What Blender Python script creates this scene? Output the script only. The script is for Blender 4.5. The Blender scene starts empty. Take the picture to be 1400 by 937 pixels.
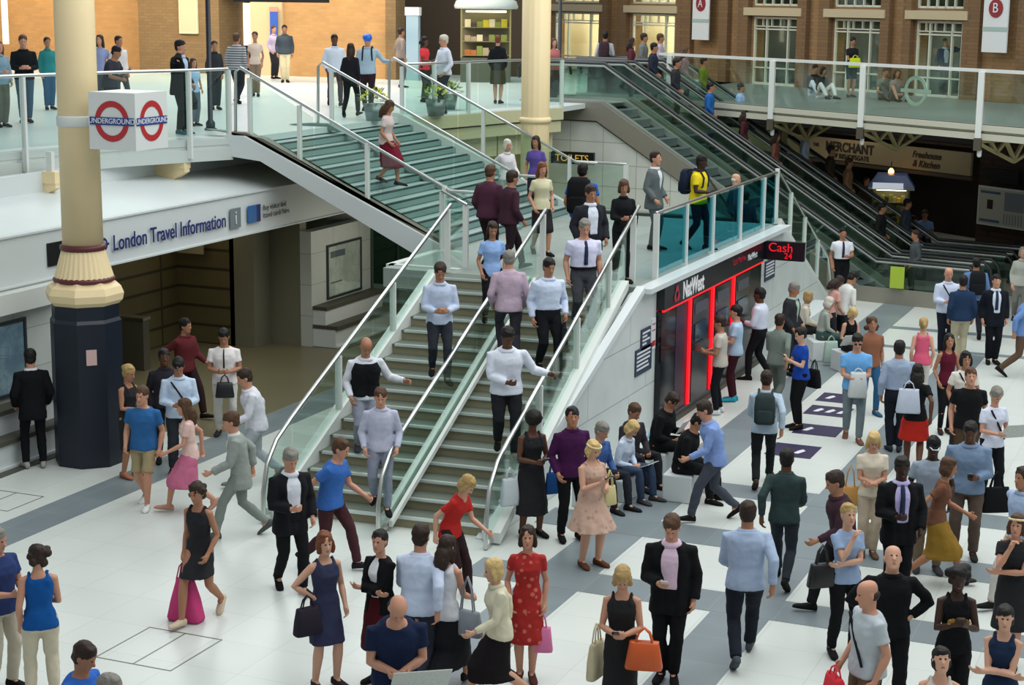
import bpy, math, random
from mathutils import Vector, Matrix
sc = bpy.context.scene
C = sc.collection
PI = math.pi
# ------------------------------------------------------------------ camera numbers (world x = across the hall, y = along the hall)
F = 2400.0; CX, CY = 700.0, 468.5; EYE = 6.9
PITCH = math.radians(11.2); ROLL = math.radians(0.6); YAW = math.radians(23)
cp, sp = math.cos(PITCH), math.sin(PITCH); cr, sr = math.cos(ROLL), math.sin(ROLL); ct, st = math.cos(YAW), math.sin(YAW)
def ray(px, py):
    u = (px-CX)/F; v = -(py-CY)/F
    a = u*cr-v*sr; b = u*sr+v*cr
    x, y, z = a, cp+b*sp, -sp+b*cp
    return (x*ct-y*st, x*st+y*ct, z)
def at(px, py, z=0.0):
    d = ray(px, py); t = (z-EYE)/d[2]
    return (d[0]*t, d[1]*t, z)
# ------------------------------------------------------------------ materials
def lin(h):
    h = h.lstrip('#'); h = ''.join(q*2 for q in h) if len(h) == 3 else h
    def c(v):
        v = int(v, 16)/255
        return v/12.92 if v <= .04045 else ((v+.055)/1.055)**2.4
    return (c(h[0:2]), c(h[2:4]), c(h[4:6]), 1)
_m = {}
def newmat(name):
    m = bpy.data.materials.new(name); m.use_nodes = True
    nt = m.node_tree; b = nt.nodes['Principled BSDF']
    return m, nt, b
def plain(name, col, rough=.6, metal=0, noise=.0, scale=8, bump=0, spec=.5):
    if name in _m: return _m[name]
    m, nt, b = newmat(name)
    col = lin(col) if isinstance(col, str) else col
    b.inputs['Base Color'].default_value = col
    b.inputs['Roughness'].default_value = rough; b.inputs['Metallic'].default_value = metal
    b.inputs['Specular IOR Level'].default_value = spec
    if noise:
        tc = nt.nodes.new('ShaderNodeTexCoord'); n = nt.nodes.new('ShaderNodeTexNoise'); n.inputs['Scale'].default_value = scale
        n.inputs['Detail'].default_value = 4
        mx = nt.nodes.new('ShaderNodeMix'); mx.data_type = 'RGBA'
        mx.inputs[6].default_value = tuple(c*(1-noise) for c in col[:3])+(1,); mx.inputs[7].default_value = tuple(min(1, c*(1+noise)) for c in col[:3])+(1,)
        nt.links.new(tc.outputs['Object'], n.inputs['Vector']); nt.links.new(n.outputs['Fac'], mx.inputs[0]); nt.links.new(mx.outputs[2], b.inputs['Base Color'])
        if bump:
            bp = nt.nodes.new('ShaderNodeBump'); bp.inputs['Strength'].default_value = bump; bp.inputs['Distance'].default_value = .01
            nt.links.new(n.outputs['Fac'], bp.inputs['Height']); nt.links.new(bp.outputs[0], b.inputs['Normal'])
    _m[name] = m
    return m
def emis(name, col, k):
    if name in _m: return _m[name]
    m, nt, b = newmat(name)
    b.inputs['Base Color'].default_value = (0, 0, 0, 1)
    b.inputs['Emission Color'].default_value = lin(col); b.inputs['Emission Strength'].default_value = k
    _m[name] = m
    return m
def glass(name, tint, refl=.06):
    if name in _m: return _m[name]
    m, nt, b = newmat(name); nt.nodes.remove(b)
    t = nt.nodes.new('ShaderNodeBsdfTransparent'); t.inputs[0].default_value = tint
    g = nt.nodes.new('ShaderNodeBsdfGlossy'); g.inputs['Roughness'].default_value = .03; g.inputs[0].default_value = (.9, 1, .96, 1)
    lw = nt.nodes.new('ShaderNodeLayerWeight'); lw.inputs[0].default_value = .5
    pw = nt.nodes.new('ShaderNodeMath'); pw.operation = 'POWER'; pw.inputs[1].default_value = 4; nt.links.new(lw.outputs['Facing'], pw.inputs[0])
    fr = nt.nodes.new('ShaderNodeMath'); fr.operation = 'MULTIPLY_ADD'; fr.inputs[1].default_value = .6; fr.inputs[2].default_value = .035; nt.links.new(pw.outputs[0], fr.inputs[0])
    mx = nt.nodes.new('ShaderNodeMixShader'); out = nt.nodes['Material Output']
    nt.links.new(fr.outputs[0], mx.inputs[0]); nt.links.new(t.outputs[0], mx.inputs[1]); nt.links.new(g.outputs[0], mx.inputs[2]); nt.links.new(mx.outputs[0], out.inputs[0])
    _m[name] = m
    return m
def brickmat(name, c1, c2, mortar, sc_=1.0, rough=.85, bw=.23, bh=.075, axis='XZ', msz=.012, offset=.5, bump=.2):
    if name in _m: return _m[name]
    m, nt, b = newmat(name)
    tc = nt.nodes.new('ShaderNodeTexCoord'); sx = nt.nodes.new('ShaderNodeSeparateXYZ'); cx = nt.nodes.new('ShaderNodeCombineXYZ')
    br = nt.nodes.new('ShaderNodeTexBrick')
    nt.links.new(tc.outputs['Object'], sx.inputs[0])
    if axis == 'A':   # any vertical wall: run along x+y
        ad = nt.nodes.new('ShaderNodeMath'); ad.operation = 'ADD'
        nt.links.new(sx.outputs[0], ad.inputs[0]); nt.links.new(sx.outputs[1], ad.inputs[1]); nt.links.new(ad.outputs[0], cx.inputs[0]); nt.links.new(sx.outputs[2], cx.inputs[1])
    else:
        nt.links.new(sx.outputs['XYZ'.index(axis[0])], cx.inputs[0]); nt.links.new(sx.outputs['XYZ'.index(axis[1])], cx.inputs[1])
    nt.links.new(cx.outputs[0], br.inputs['Vector'])
    br.inputs['Color1'].default_value = lin(c1); br.inputs['Color2'].default_value = lin(c2); br.inputs['Mortar'].default_value = lin(mortar)
    br.inputs['Scale'].default_value = sc_; br.inputs['Brick Width'].default_value = bw; br.inputs['Row Height'].default_value = bh
    br.inputs['Mortar Size'].default_value = msz; br.offset = offset
    b.inputs['Roughness'].default_value = rough
    n = nt.nodes.new('ShaderNodeTexNoise'); n.inputs['Scale'].default_value = 1.5; n.inputs['Detail'].default_value = 5
    nt.links.new(tc.outputs['Object'], n.inputs['Vector'])
    hs = nt.nodes.new('ShaderNodeHueSaturation'); mr = nt.nodes.new('ShaderNodeMapRange'); mr.inputs[3].default_value = .8; mr.inputs[4].default_value = 1.15
    nt.links.new(n.outputs['Fac'], mr.inputs[0]); nt.links.new(mr.outputs[0], hs.inputs['Value']); nt.links.new(br.outputs['Color'], hs.inputs['Color']); nt.links.new(hs.outputs[0], b.inputs['Base Color'])
    if bump:
        bp = nt.nodes.new('ShaderNodeBump'); bp.inputs['Strength'].default_value = bump; bp.inputs['Distance'].default_value = .01; bp.invert = True
        nt.links.new(br.outputs['Fac'], bp.inputs['Height']); nt.links.new(bp.outputs[0], b.inputs['Normal'])
    _m[name] = m
    return m
def cloth(col, pat=None):
    key = 'cloth_'+col.strip('#')+(pat or '')
    if key in _m: return _m[key]
    if pat is None:
        m = plain(key, col, .9, 0, .10, 14, .25, .2); return m
    m, nt, b = newmat(key); b.inputs['Roughness'].default_value = .9
    tc = nt.nodes.new('ShaderNodeTexCoord'); mx = nt.nodes.new('ShaderNodeMix'); mx.data_type = 'RGBA'
    mx.inputs[6].default_value = lin(col)
    if pat.startswith('stripe'):
        mx.inputs[7].default_value = lin(pat[6:]); w = nt.nodes.new('ShaderNodeTexWave'); w.bands_direction = 'Z'; w.inputs['Scale'].default_value = 5.5
        nt.links.new(tc.outputs['Object'], w.inputs['Vector']); nt.links.new(w.outputs['Fac'], mx.inputs[0])
    else:
        mx.inputs[7].default_value = lin(pat); n = nt.nodes.new('ShaderNodeTexVoronoi'); n.inputs['Scale'].default_value = 13
        cr_ = nt.nodes.new('ShaderNodeValToRGB'); cr_.color_ramp.elements[0].position = .24; cr_.color_ramp.elements[1].position = .34; cr_.color_ramp.elements[0].color = (1,1,1,1); cr_.color_ramp.elements[1].color = (0,0,0,1)
        nt.links.new(tc.outputs['Object'], n.inputs['Vector']); nt.links.new(n.outputs['Distance'], cr_.inputs[0]); nt.links.new(cr_.outputs[0], mx.inputs[0])
    nt.links.new(mx.outputs[2], b.inputs['Base Color']); _m[key] = m
    return m
# ------------------------------------------------------------------ mesh collecting
class MB:
    def __init__(s): s.v = []; s.f = []; s.m = []
    def add(s, vs, fs, mi=0):
        o = len(s.v); s.v += [tuple(p) for p in vs]; s.f += [tuple(i+o for i in f) for f in fs]; s.m += [mi]*len(fs)
    def box(s, a, b, mi=0):
        x0, y0, z0 = a; x1, y1, z1 = b
        s.add([(x0,y0,z0),(x1,y0,z0),(x1,y1,z0),(x0,y1,z0),(x0,y0,z1),(x1,y0,z1),(x1,y1,z1),(x0,y1,z1)],
              [(0,3,2,1),(4,5,6,7),(0,1,5,4),(1,2,6,5),(2,3,7,6),(3,0,4,7)], mi)
        return s
    def slab(s, p, q, w, h, mi=0, up=(0,0,1)):
        """bar from p to q, w across, h high"""
        p = Vector(p); q = Vector(q); d = (q-p).normalized(); r = d.cross(Vector(up))
        if r.length < 1e-5: r = d.cross(Vector((1,0,0)))
        r.normalize(); n = r.cross(d)
        c = [(-w/2,-h/2),(w/2,-h/2),(w/2,h/2),(-w/2,h/2)]
        vs = [p+r*a+n*b for a, b in c]+[q+r*a+n*b for a, b in c]
        s.add(vs, [(3,2,1,0),(4,5,6,7),(0,1,5,4),(1,2,6,5),(2,3,7,6),(3,0,4,7)], mi); return s
    def prism(s, poly, ext, mi=0):
        """poly: list of 3d points, ext: extrusion vector"""
        n = len(poly); e = Vector(ext); vs = [Vector(p) for p in poly]; vs += [p+e for p in vs]
        s.add(vs, [tuple(range(n-1,-1,-1)), tuple(range(n,2*n))]+[(i,(i+1)%n,n+(i+1)%n,n+i) for i in range(n)], mi); return s
    def lathe(s, prof, c=(0,0,0), n=24, mi=0, flute=None, sc_=(1,1)):
        vs = []; fs = []
        for k, (r, z) in enumerate(prof):
            for i in range(n):
                a = 2*PI*i/n; rr = r*(1+(flute(i, z) if flute else 0))
                vs.append((c[0]+rr*math.cos(a)*sc_[0], c[1]+rr*math.sin(a)*sc_[1], c[2]+z))
        for k in range(len(prof)-1):
            for i in range(n):
                j = (i+1) % n; fs.append((k*n+i, k*n+j, (k+1)*n+j, (k+1)*n+i))
        fs.append(tuple(range(n-1,-1,-1))); L = (len(prof)-1)*n; fs.append(tuple(range(L, L+n)))
        s.add(vs, fs, mi); return s
    def rings(s, rs, mi=0):
        n = len(rs[0]); vs = [p for r in rs for p in r]; fs = []
        for k in range(len(rs)-1):
            for i in range(n):
                j = (i+1) % n; fs.append((k*n+i, k*n+j, (k+1)*n+j, (k+1)*n+i))
        fs.append(tuple(range(n-1,-1,-1))); L = (len(rs)-1)*n; fs.append(tuple(range(L, L+n)))
        s.add(vs, fs, mi); return s
    def tube(s, pts, rad, n=10, mi=0, round_=True):
        pts = [Vector(p) for p in pts]
        if not isinstance(rad, (list, tuple)): rad = [rad]*len(pts)
        rad = list(rad)
        if round_:
            d0 = (pts[0]-pts[1]).normalized(); d1 = (pts[-1]-pts[-2]).normalized()
            pts = [pts[0]+d0*rad[0]*.8, pts[0]+d0*rad[0]*.5]+pts+[pts[-1]+d1*rad[-1]*.5, pts[-1]+d1*rad[-1]*.8]
            rad = [rad[0]*.45, rad[0]*.85]+rad+[rad[-1]*.85, rad[-1]*.45]
        t = [(pts[min(i+1, len(pts)-1)]-pts[max(i-1, 0)]).normalized() for i in range(len(pts))]
        x = t[0].cross(Vector((0,0,1)));
        if x.length < 1e-3: x = t[0].cross(Vector((0,1,0)))
        x.normalize(); rs = []
        for p, r, d in zip(pts, rad, t):
            x = (x-d*x.dot(d)).normalized(); y = d.cross(x)
            rs.append([p+x*(r*math.cos(2*PI*i/n))+y*(r*math.sin(2*PI*i/n)) for i in range(n)])
        return s.rings(rs, mi)
    def ell(s, c, r, M=None, nu=14, nv=9, mi=0):
        c = Vector(c); rs = []
        for k in range(1, nv):
            ph = PI*k/nv; ring = []
            for i in range(nu):
                a = 2*PI*i/nu; p = Vector((r[0]*math.sin(ph)*math.cos(a), r[1]*math.sin(ph)*math.sin(a), -r[2]*math.cos(ph)))
                if M: p = M @ p
                ring.append(c+p)
            rs.append(ring)
        return s.rings(rs, mi)
    def build(s, name, mats=None, parent=None, smooth=False, **kw):
        me = bpy.data.meshes.new(name); me.from_pydata(s.v, [], s.f)
        if mats is not None:
            if not isinstance(mats, (list, tuple)): mats = [mats]
            for m in mats: me.materials.append(m)
            if len(mats) > 1: me.polygons.foreach_set('material_index', s.m)
        if smooth: me.polygons.foreach_set('use_smooth', [True]*len(me.polygons))
        me.update()
        o = bpy.data.objects.new(name, me); C.objects.link(o)
        if parent: o.parent = parent
        for k, v in kw.items(): o[k] = v
        return o
def thing(name, label, cat, loc=(0,0,0), rz=0, group=None):
    o = bpy.data.objects.new(name, None); C.objects.link(o); o.location = loc; o.rotation_euler = (0,0,rz); o.empty_display_size = .1
    o['label'] = label; o['category'] = cat
    if group: o['group'] = group
    return o
def tag(o, label, cat, group=None, kind=None):
    o['label'] = label; o['category'] = cat
    if group: o['group'] = group
    if kind: o['kind'] = kind
    return o
def struct(name, mb, mats, label=None, smooth=False, **kw):
    o = mb.build(name, mats, None, smooth, **kw); o['kind'] = 'structure'
    if label: o['label'] = label
    return o
def text(name, body, mat, loc, xdir, updir, size, parent=None, align='LEFT', ext=.004, sx=1.0, shear=0, bold=0):
    cu = bpy.data.curves.new(name, 'FONT'); cu.body = body; cu.size = size; cu.extrude = ext; cu.align_x = align; cu.align_y = 'CENTER'; cu.shear = shear; cu.offset = bold
    cu.materials.append(mat); o = bpy.data.objects.new(name, cu); C.objects.link(o)
    X = Vector(xdir).normalized(); U = Vector(updir).normalized(); N = X.cross(U)
    M = Matrix((X, U, N)).transposed().to_4x4(); M.translation = Vector(loc)
    me = bpy.data.meshes.new_from_object(o); me.name = name
    o2 = bpy.data.objects.new(name, me); C.objects.link(o2); bpy.data.objects.remove(o); bpy.data.curves.remove(cu)
    if parent: o2.parent = parent
    o2.matrix_basis = M @ Matrix.Diagonal((sx, 1, 1, 1))
    return o2
white = plain('white_panel', '#cfd6d6', .45, noise=.03, scale=2)
whitem = plain('white_metal', '#d6dad6', .4, spec=.5)
steel = plain('brushed_steel', '#c9cdca', .28, 1.0)
cream = plain('cream_paint', '#ecd6a8', .5, noise=.04, scale=3)
maroon = plain('maroon_paint', '#5a1f25', .45)
navy = plain('navy_paint', '#0a1626', .42, noise=.12, scale=5)
blackm = plain('black_metal', '#101214', .4)
darkstone = plain('dark_stone', '#4a4a40', .55, noise=.1)
glassc = glass('clear_glass', (.87, .945, .915, 1))
glassb = glass('blue_glass', (.30, .70, .78, 1))
glassg = glass('green_glass', (.35, .55, .48, 1))
# ================================================================== the hall
MZ = 4.25      # upper floor
LZ = 2.40      # landing
# floor with tile joints
m, nt, b = newmat('terrazzo'); b.inputs['Roughness'].default_value = .3; b.inputs['Specular IOR Level'].default_value = .4
tc = nt.nodes.new('ShaderNodeTexCoord'); br = nt.nodes.new('ShaderNodeTexBrick'); br.offset = 0
br.inputs['Scale'].default_value = 1; br.inputs['Brick Width'].default_value = .77; br.inputs['Row Height'].default_value = .77; br.inputs['Mortar Size'].default_value = .004
br.inputs['Color1'].default_value = lin('#cdd2cd'); br.inputs['Color2'].default_value = lin('#c8cec9'); br.inputs['Mortar'].default_value = lin('#b4bab4')
n = nt.nodes.new('ShaderNodeTexNoise'); n.inputs['Scale'].default_value = .7; n.inputs['Detail'].default_value = 6
mr = nt.nodes.new('ShaderNodeMapRange'); mr.inputs[3].default_value = .93; mr.inputs[4].default_value = 1.05
hs = nt.nodes.new('ShaderNodeHueSaturation')
nt.links.new(tc.outputs['Object'], br.inputs['Vector']); nt.links.new(tc.outputs['Object'], n.inputs['Vector']); nt.links.new(n.outputs['Fac'], mr.inputs[0])
nt.links.new(mr.outputs[0], hs.inputs['Value']); nt.links.new(br.outputs['Color'], hs.inputs['Color']); nt.links.new(hs.outputs[0], b.inputs['Base Color'])
terr = m
grey = brickmat('grey_stone', '#7b868a', '#747f83', '#8b9597', 1, .35, .77, .77, 'XY', .004, 0, 0)
struct('floor', MB().box((-34,8,-.3),(12,60,0)), terr, 'pale terrazzo floor of the lower concourse')
def stripe(x0, y0, x1, y1, z=.003):
    struct('floor_stripe', MB().box((x0,y0,-.01),(x1,y1,z)), grey, 'grey stone stripe set in the pale floor')
stripe(-14.85,9,-14.15,34); stripe(-7.72,9,-6.98,40.2); stripe(-5.35,9,-4.66,34.9)
for a, b_ in ((23.15,23.8),(20.85,21.6),(37.05,37.35),(34.95,35.2),(18.5,19.2)):
    stripe(-14.15 if a == 18.5 and False else -8.5, a, 6, b_, .005)
# floor access covers
brass = plain('dull_brass', '#8b8b82', .4, .6)
for (x0,y0,x1,y1) in ((-10.85,14.42,-9.92,15.4),(-16.05,18.3,-15.13,19.07)):
    hb = MB(); w = .014
    for a, c in (((x0,y0),(x1,y0)),((x1,y0),(x1,y1)),((x1,y1),(x0,y1)),((x0,y1),(x0,y0)),(((x0+x1)/2,y0),((x0+x1)/2,y1))):
        hb.slab((a[0],a[1],.003),(c[0],c[1],.003),w,.004)
    tag(hb.build('access_cover', brass), 'thin metal edging of a floor access cover '+('in the open pale floor' if x0 > -12 else 'near the foot of the navy pillar'), 'floor hatch')
# floor stickers
sticker = plain('navy_vinyl', '#2b2347', .45); inkw = plain('white_ink', '#d5d8dc', .5)
for i, (x, y, s_) in enumerate(((-6.65,25.65,'nearest of the row, beside the walking man'),(-6.6,27.15,'second of the row'),(-6.76,28.55,'third of the row'),(-6.8,29.6,'farthest of the row, behind the white carrier bag'))):
    t = thing('floor_sticker', 'dark purple floor sticker with white lettering, '+s_, 'floor sticker', (x, y, 0), 0, 'floor stickers in a row')
    MB().box((0,0,.001),(.72,.78 if i == 0 else .7,.006)).build('mat', sticker, t)
    g_ = MB()
    for j in range((2,1,3,1)[i]):
        g_.prism([(.12+.2*j+.08*(i == 0),.22,.007),(.2+.2*j+.08*(i == 0),.22,.007),(.27+.2*j+.08*(i == 0),.42,.007),(.21+.2*j+.08*(i == 0),.5,.007),(.16+.2*j+.08*(i == 0),.40,.007)], (0,0,.002))
    g_.build('white_marks', inkw, t)
# ---------------------------------------------------------------- left wall: travel information
LW = -17.0
wb = MB()
wb.box((LW-.25, 12, 0),(LW, 22.7, 2.55))                         # wall left of the opening
wb.box((LW-.25, 29.9, 0),(LW, 32.4, 2.3))                        # poster wall
wb.box((LW-.9, 32.15, 0),(LW-.25, 32.4, 3.3))
struct('wall_left', wb, brickmat('white_tile', '#c3c9c4', '#bcc3be', '#8d948f', 1, .4, 1.1, .62, 'YZ', .006, 0, .05))
struct('wall_fascia', MB().box((LW-.25,12,2.55),(LW,22.7,3.28)).box((LW-.25,22.7,2.55),(LW,33.5,3.28)).box((LW-.3,12,3.28),(LW+.03,33.5,3.31)).box((LW-.3,12,2.53),(LW+.03,33.5,2.56)), white)
struct('trim_1', MB().prism([(LW-.05,12,3.3),(LW-2.0,12,3.62),(LW-2.0,33.5,3.62),(LW-.05,33.5,3.3)], (0,0,-.04)), white)
# plinth seats
def plinth(y0, y1):
    p = MB(); p.box((LW,y0,0),(LW+.55,y1,.05)).box((LW,y0,.05),(LW+.5,y1,.38)).box((LW,y0,.45),(LW+.28,y1,.75),0)
    struct('baseboard_left', p, white); struct('trim_2', MB().box((LW,y0-.02,.38),(LW+.56,y1+.02,.45)).box((LW,y0-.02,.75),(LW+.32,y1+.02,.82)).box((LW,y0,0),(LW+.72,y1,.012)), darkstone)
plinth(12, 22.5); plinth(29.95, 32.4)
struct('trim_3', MB().box((LW,12,2.2),(LW+.22,21.9,2.5)), whitem)
# ticket hall behind the opening
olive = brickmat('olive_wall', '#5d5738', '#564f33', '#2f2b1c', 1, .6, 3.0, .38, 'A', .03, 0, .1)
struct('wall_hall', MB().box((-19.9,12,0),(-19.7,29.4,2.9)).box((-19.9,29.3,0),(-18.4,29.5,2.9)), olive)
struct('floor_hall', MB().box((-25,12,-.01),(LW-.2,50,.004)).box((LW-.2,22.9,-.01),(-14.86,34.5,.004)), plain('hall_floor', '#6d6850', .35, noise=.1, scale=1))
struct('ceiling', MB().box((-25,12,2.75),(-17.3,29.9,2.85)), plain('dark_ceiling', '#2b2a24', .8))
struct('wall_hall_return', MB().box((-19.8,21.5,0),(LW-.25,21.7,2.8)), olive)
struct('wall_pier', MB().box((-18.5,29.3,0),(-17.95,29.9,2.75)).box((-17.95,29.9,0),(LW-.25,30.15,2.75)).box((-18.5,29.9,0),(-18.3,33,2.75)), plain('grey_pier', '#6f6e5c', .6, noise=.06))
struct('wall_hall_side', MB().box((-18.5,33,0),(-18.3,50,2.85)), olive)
# ticket gates
for i in range(4):
    g = thing('ticket_gate', 'dim steel ticket gate inside the dark travel hall', 'ticket gate', (-19.05, 23.2+i*1.15, 0), 0, 'ticket gates in the dark hall')
    MB().box((-.5,-.10,0),(.4,.10,.95)).build('cabinet', plain('gate_grey', '#57564a', .4, .3), g)
    MB().box((-.52,-.12,.95),(.42,.12,1.0)).build('top_plate', steel, g)
    MB().box((-.1,.12,.35),(.1,.45,.9)).build('paddle', glassg, g)
for i, (y, z) in enumerate(((27.6,1.95),(31.0,2.0))):
    h = thing('hanging_sign', 'small pale hanging sign in the dark hall, '+('near the navy pillar' if i == 0 else 'farther in towards the grey pier'), 'sign', (-19.2, y-2, z))
    MB().box((-.3,-.02,-.15),(.3,.02,.15)).build('board', plain('pale_board', '#8a866a', .6), h)
    MB().box((-.2,-.01,.15),(-.18,.01,.75)).box((.18,-.01,.15),(.2,.01,.75)).build('hanger', blackm, h)
# fascia lettering
ink = plain('blue_ink', '#1d2a6b', .5)
t = thing('travel_sign', 'wide white fascia sign reading London Travel Information in blue letters', 'sign', (LW+.035, 23.1, 2.9))
text('lettering', 'London Travel Information', ink, (.01,.28,-.02), (0,1,0), (0,0,1), .36, t, 'LEFT', .004, .86, bold=.004)
rb = MB()
for i in range(20):
    a0 = 2*PI*i/20; a1 = 2*PI*(i+1)/20
    rb.add([(0,.11*math.cos(a)+.05,.11*math.sin(a)) for a in (a0,a1)]+[(0,.07*math.cos(a)+.05,.07*math.sin(a)) for a in (a1,a0)], [(0,1,2,3)])
rb.box((0,-.09,-.02),(.006,.19,.02)); rb.build('round_symbol', ink, t)
i_ = MB().box((0,3.82,-.19),(.012,4.17,.17)); i_.build('grey_square', plain('grey_sign', '#6f7a80', .5), t)
text('lettering', 'i', inkw, (.02,3.995,-.01), (0,1,0), (0,0,1), .36, t, 'CENTER')
MB().box((0,4.42,-.16),(.012,4.72,.16)).build('blue_square', plain('blue_sign', '#1f5f9a', .5), t); MB().box((0,4.73,-.16),(.012,4.79,.16)).build('blue_bar', ink, t); MB().box((0,4.81,-.16),(.012,4.86,.16)).build('blue_bar', ink, t)
for k, s_ in enumerate(('Buy visitor and', 'travel cards here')):
    text('small_lettering', s_, plain('grey_ink', '#4c4a4a', .5), (.01,4.95,.07-.14*k), (0,1,0), (0,0,1), .14, t)
t = thing('display_screen', 'small black screen set in white fascia left of the pillar', 'screen', (LW, 21.75, 2.73))
MB().box((0,0,0),(.03,.9,.36)).build('screen_panel', blackm, t)
# map and poster frames
def paper(name, base, seedv, c2, axis='YZ', sc_=3):
    m, nt, b = newmat(name); b.inputs['Roughness'].default_value = .3
    tc = nt.nodes.new('ShaderNodeTexCoord'); v = nt.nodes.new('ShaderNodeTexVoronoi'); v.inputs['Scale'].default_value = sc_*2; v.feature = 'DISTANCE_TO_EDGE'
    n = nt.nodes.new('ShaderNodeTexNoise'); n.inputs['Scale'].default_value = sc_; n.noise_dimensions = '4D'; n.inputs['W'].default_value = seedv
    r = nt.nodes.new('ShaderNodeValToRGB'); r.color_ramp.elements[0].color = lin(c2); r.color_ramp.elements[1].color = lin(base); r.color_ramp.elements[0].position = .38; r.color_ramp.elements[1].position = .55
    mx = nt.nodes.new('ShaderNodeMix'); mx.data_type = 'RGBA'; mx.inputs[6].default_value = lin(c2)
    cr_ = nt.nodes.new('ShaderNodeMath'); cr_.operation = 'GREATER_THAN'; cr_.inputs[1].default_value = .03
    nt.links.new(tc.outputs['Object'], v.inputs['Vector']); nt.links.new(tc.outputs['Object'], n.inputs['Vector']); nt.links.new(n.outputs['Fac'], r.inputs[0])
    nt.links.new(v.outputs['Distance'], cr_.inputs[0]); nt.links.new(cr_.outputs[0], mx.inputs[0]); nt.links.new(r.outputs[0], mx.inputs[7]); nt.links.new(mx.outputs[2], b.inputs['Base Color'])
    return m
coverg = glass('cover_glass', (.96,.98,.97,1))
def framed(name, label, cat, x, y0, y1, z0, z1, pm, fm, th=.05):
    t = thing(name, label, cat, (x, y0, z0)); w = y1-y0; h = z1-z0
    MB().box((0,th,th),(.02,w-th,h-th)).build('sheet', pm, t)
    f = MB().box((0,0,0),(.04,w,th)).box((0,0,h-th),(.04,w,h)).box((0,0,th),(.04,th,h-th)).box((0,w-th,th),(.04,w,h-th)); f.build('frame', fm, t)
    MB().box((.025,th,th),(.03,w-th,h-th)).build('cover_glass', coverg, t)
    return t
framed('wall_map', 'framed blue street map on the white wall beside the suited man', 'map', LW, 19.4, 21.15, .9, 2.05, paper('map_sheet', '#8ea9bd', 1, '#6f8ba6'), plain('grey_frame', '#3d474b', .4, .5))
t = framed('wall_poster', 'framed grey poster on the white wall under the stairs', 'poster', LW, 30.5, 31.95, .86, 1.96, paper('poster_sheet', '#c9cdc6', 4, '#aeb4b0', sc_=2), plain('grey_frame', '#3d474b', .4, .5), .045)
MB().box((.021,.15,.82),(.026,.75,.95)).box((.021,.15,.3),(.026,.6,.33)).build('dark_print', plain('print_grey', '#565f6b', .6), t)
# green glass screen under the landing
t = thing('glass_screen', 'dark green glass screen with thin frames under the landing', 'glass screen', (-17.0, 32.45, 0))
for i in range(4):
    MB().box((-.01,i*1.2+.04,.1),(.01,i*1.2+1.16,2.3)).build('pane', glassg, t)
    MB().box((-.03,i*1.2-.03,0),(.03,i*1.2+.03,2.35)).build('mullion', plain('green_frame', '#3d5148', .5), t)
struct('wall_under_landing', MB().box((-17.6,37.4,0),(-8.9,37.6,2.1)), plain('dull_green', '#39443c', .7))
# ---------------------------------------------------------------- pillars
def pillar(x, y, r, name_label, base=True):
    t = thing('pillar', name_label, 'pillar', (x, y, 0)); t['kind'] = 'structure'
    o8 = lambda R, z: (R, z)
    if base:
        b8 = MB().lathe([(.53,0),(.53,2.15),(.50,2.2),(.50,2.44)], n=8); ob = b8.build('octagonal_base', navy, t); ob.rotation_euler[2] = PI/8
        bb = MB().lathe([(.50,2.40),(.56,2.46),(.58,2.56),(.54,2.66),(.46,2.70),(.44,2.76)], n=8); ob = bb.build('moulding', cream, t); ob.rotation_euler[2] = PI/8
        MB().lathe([(.43,2.72),(.45,2.745),(.45,2.775),(.42,2.80)], n=32).build('lower_ring', maroon, t, True)
        MB().lathe([(.42,2.78),(.30,3.2)], n=64, flute=lambda i, z: .03*(i % 2)).build('fluted_cone', cream, t)
        MB().lathe([(.31,3.18),(.335,3.2),(.335,3.25),(.31,3.27)], n=32).build('upper_ring', maroon, t, True)
        MB().lathe([(.295,3.2),(.28,9)], n=32).build('shaft', cream, t, True)
        MB().lathe([(.30,4.98),(.31,5.0),(.31,5.12),(.30,5.14)], n=32).build('steel_strap', whitem, t, True)
        nb = MB().box((-.09,-.50,1.55),(.06,-.49,1.78)); nb2 = nb.build('notice', plain('notice_pink', '#c9a9a4', .5), t); nb2.rotation_euler[2] = .8
    else:
        MB().lathe([(r,0),(r,9)], n=64, flute=lambda i, z: .02*((i//2) % 2)).build('shaft', cream, t, True)
        MB().lathe([(r+.04,MZ-.02),(r+.05,MZ+.06),(r+.01,MZ+.1)], n=32).build('collar', cream, t, True)
    return t
pillar(-15.72, 20.95, .29, 'cream iron pillar with maroon rings on a navy octagonal base')
pillar(-14.35, 34.95, .30, 'plain cream fluted pillar rising beside the upper staircase', False)
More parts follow.
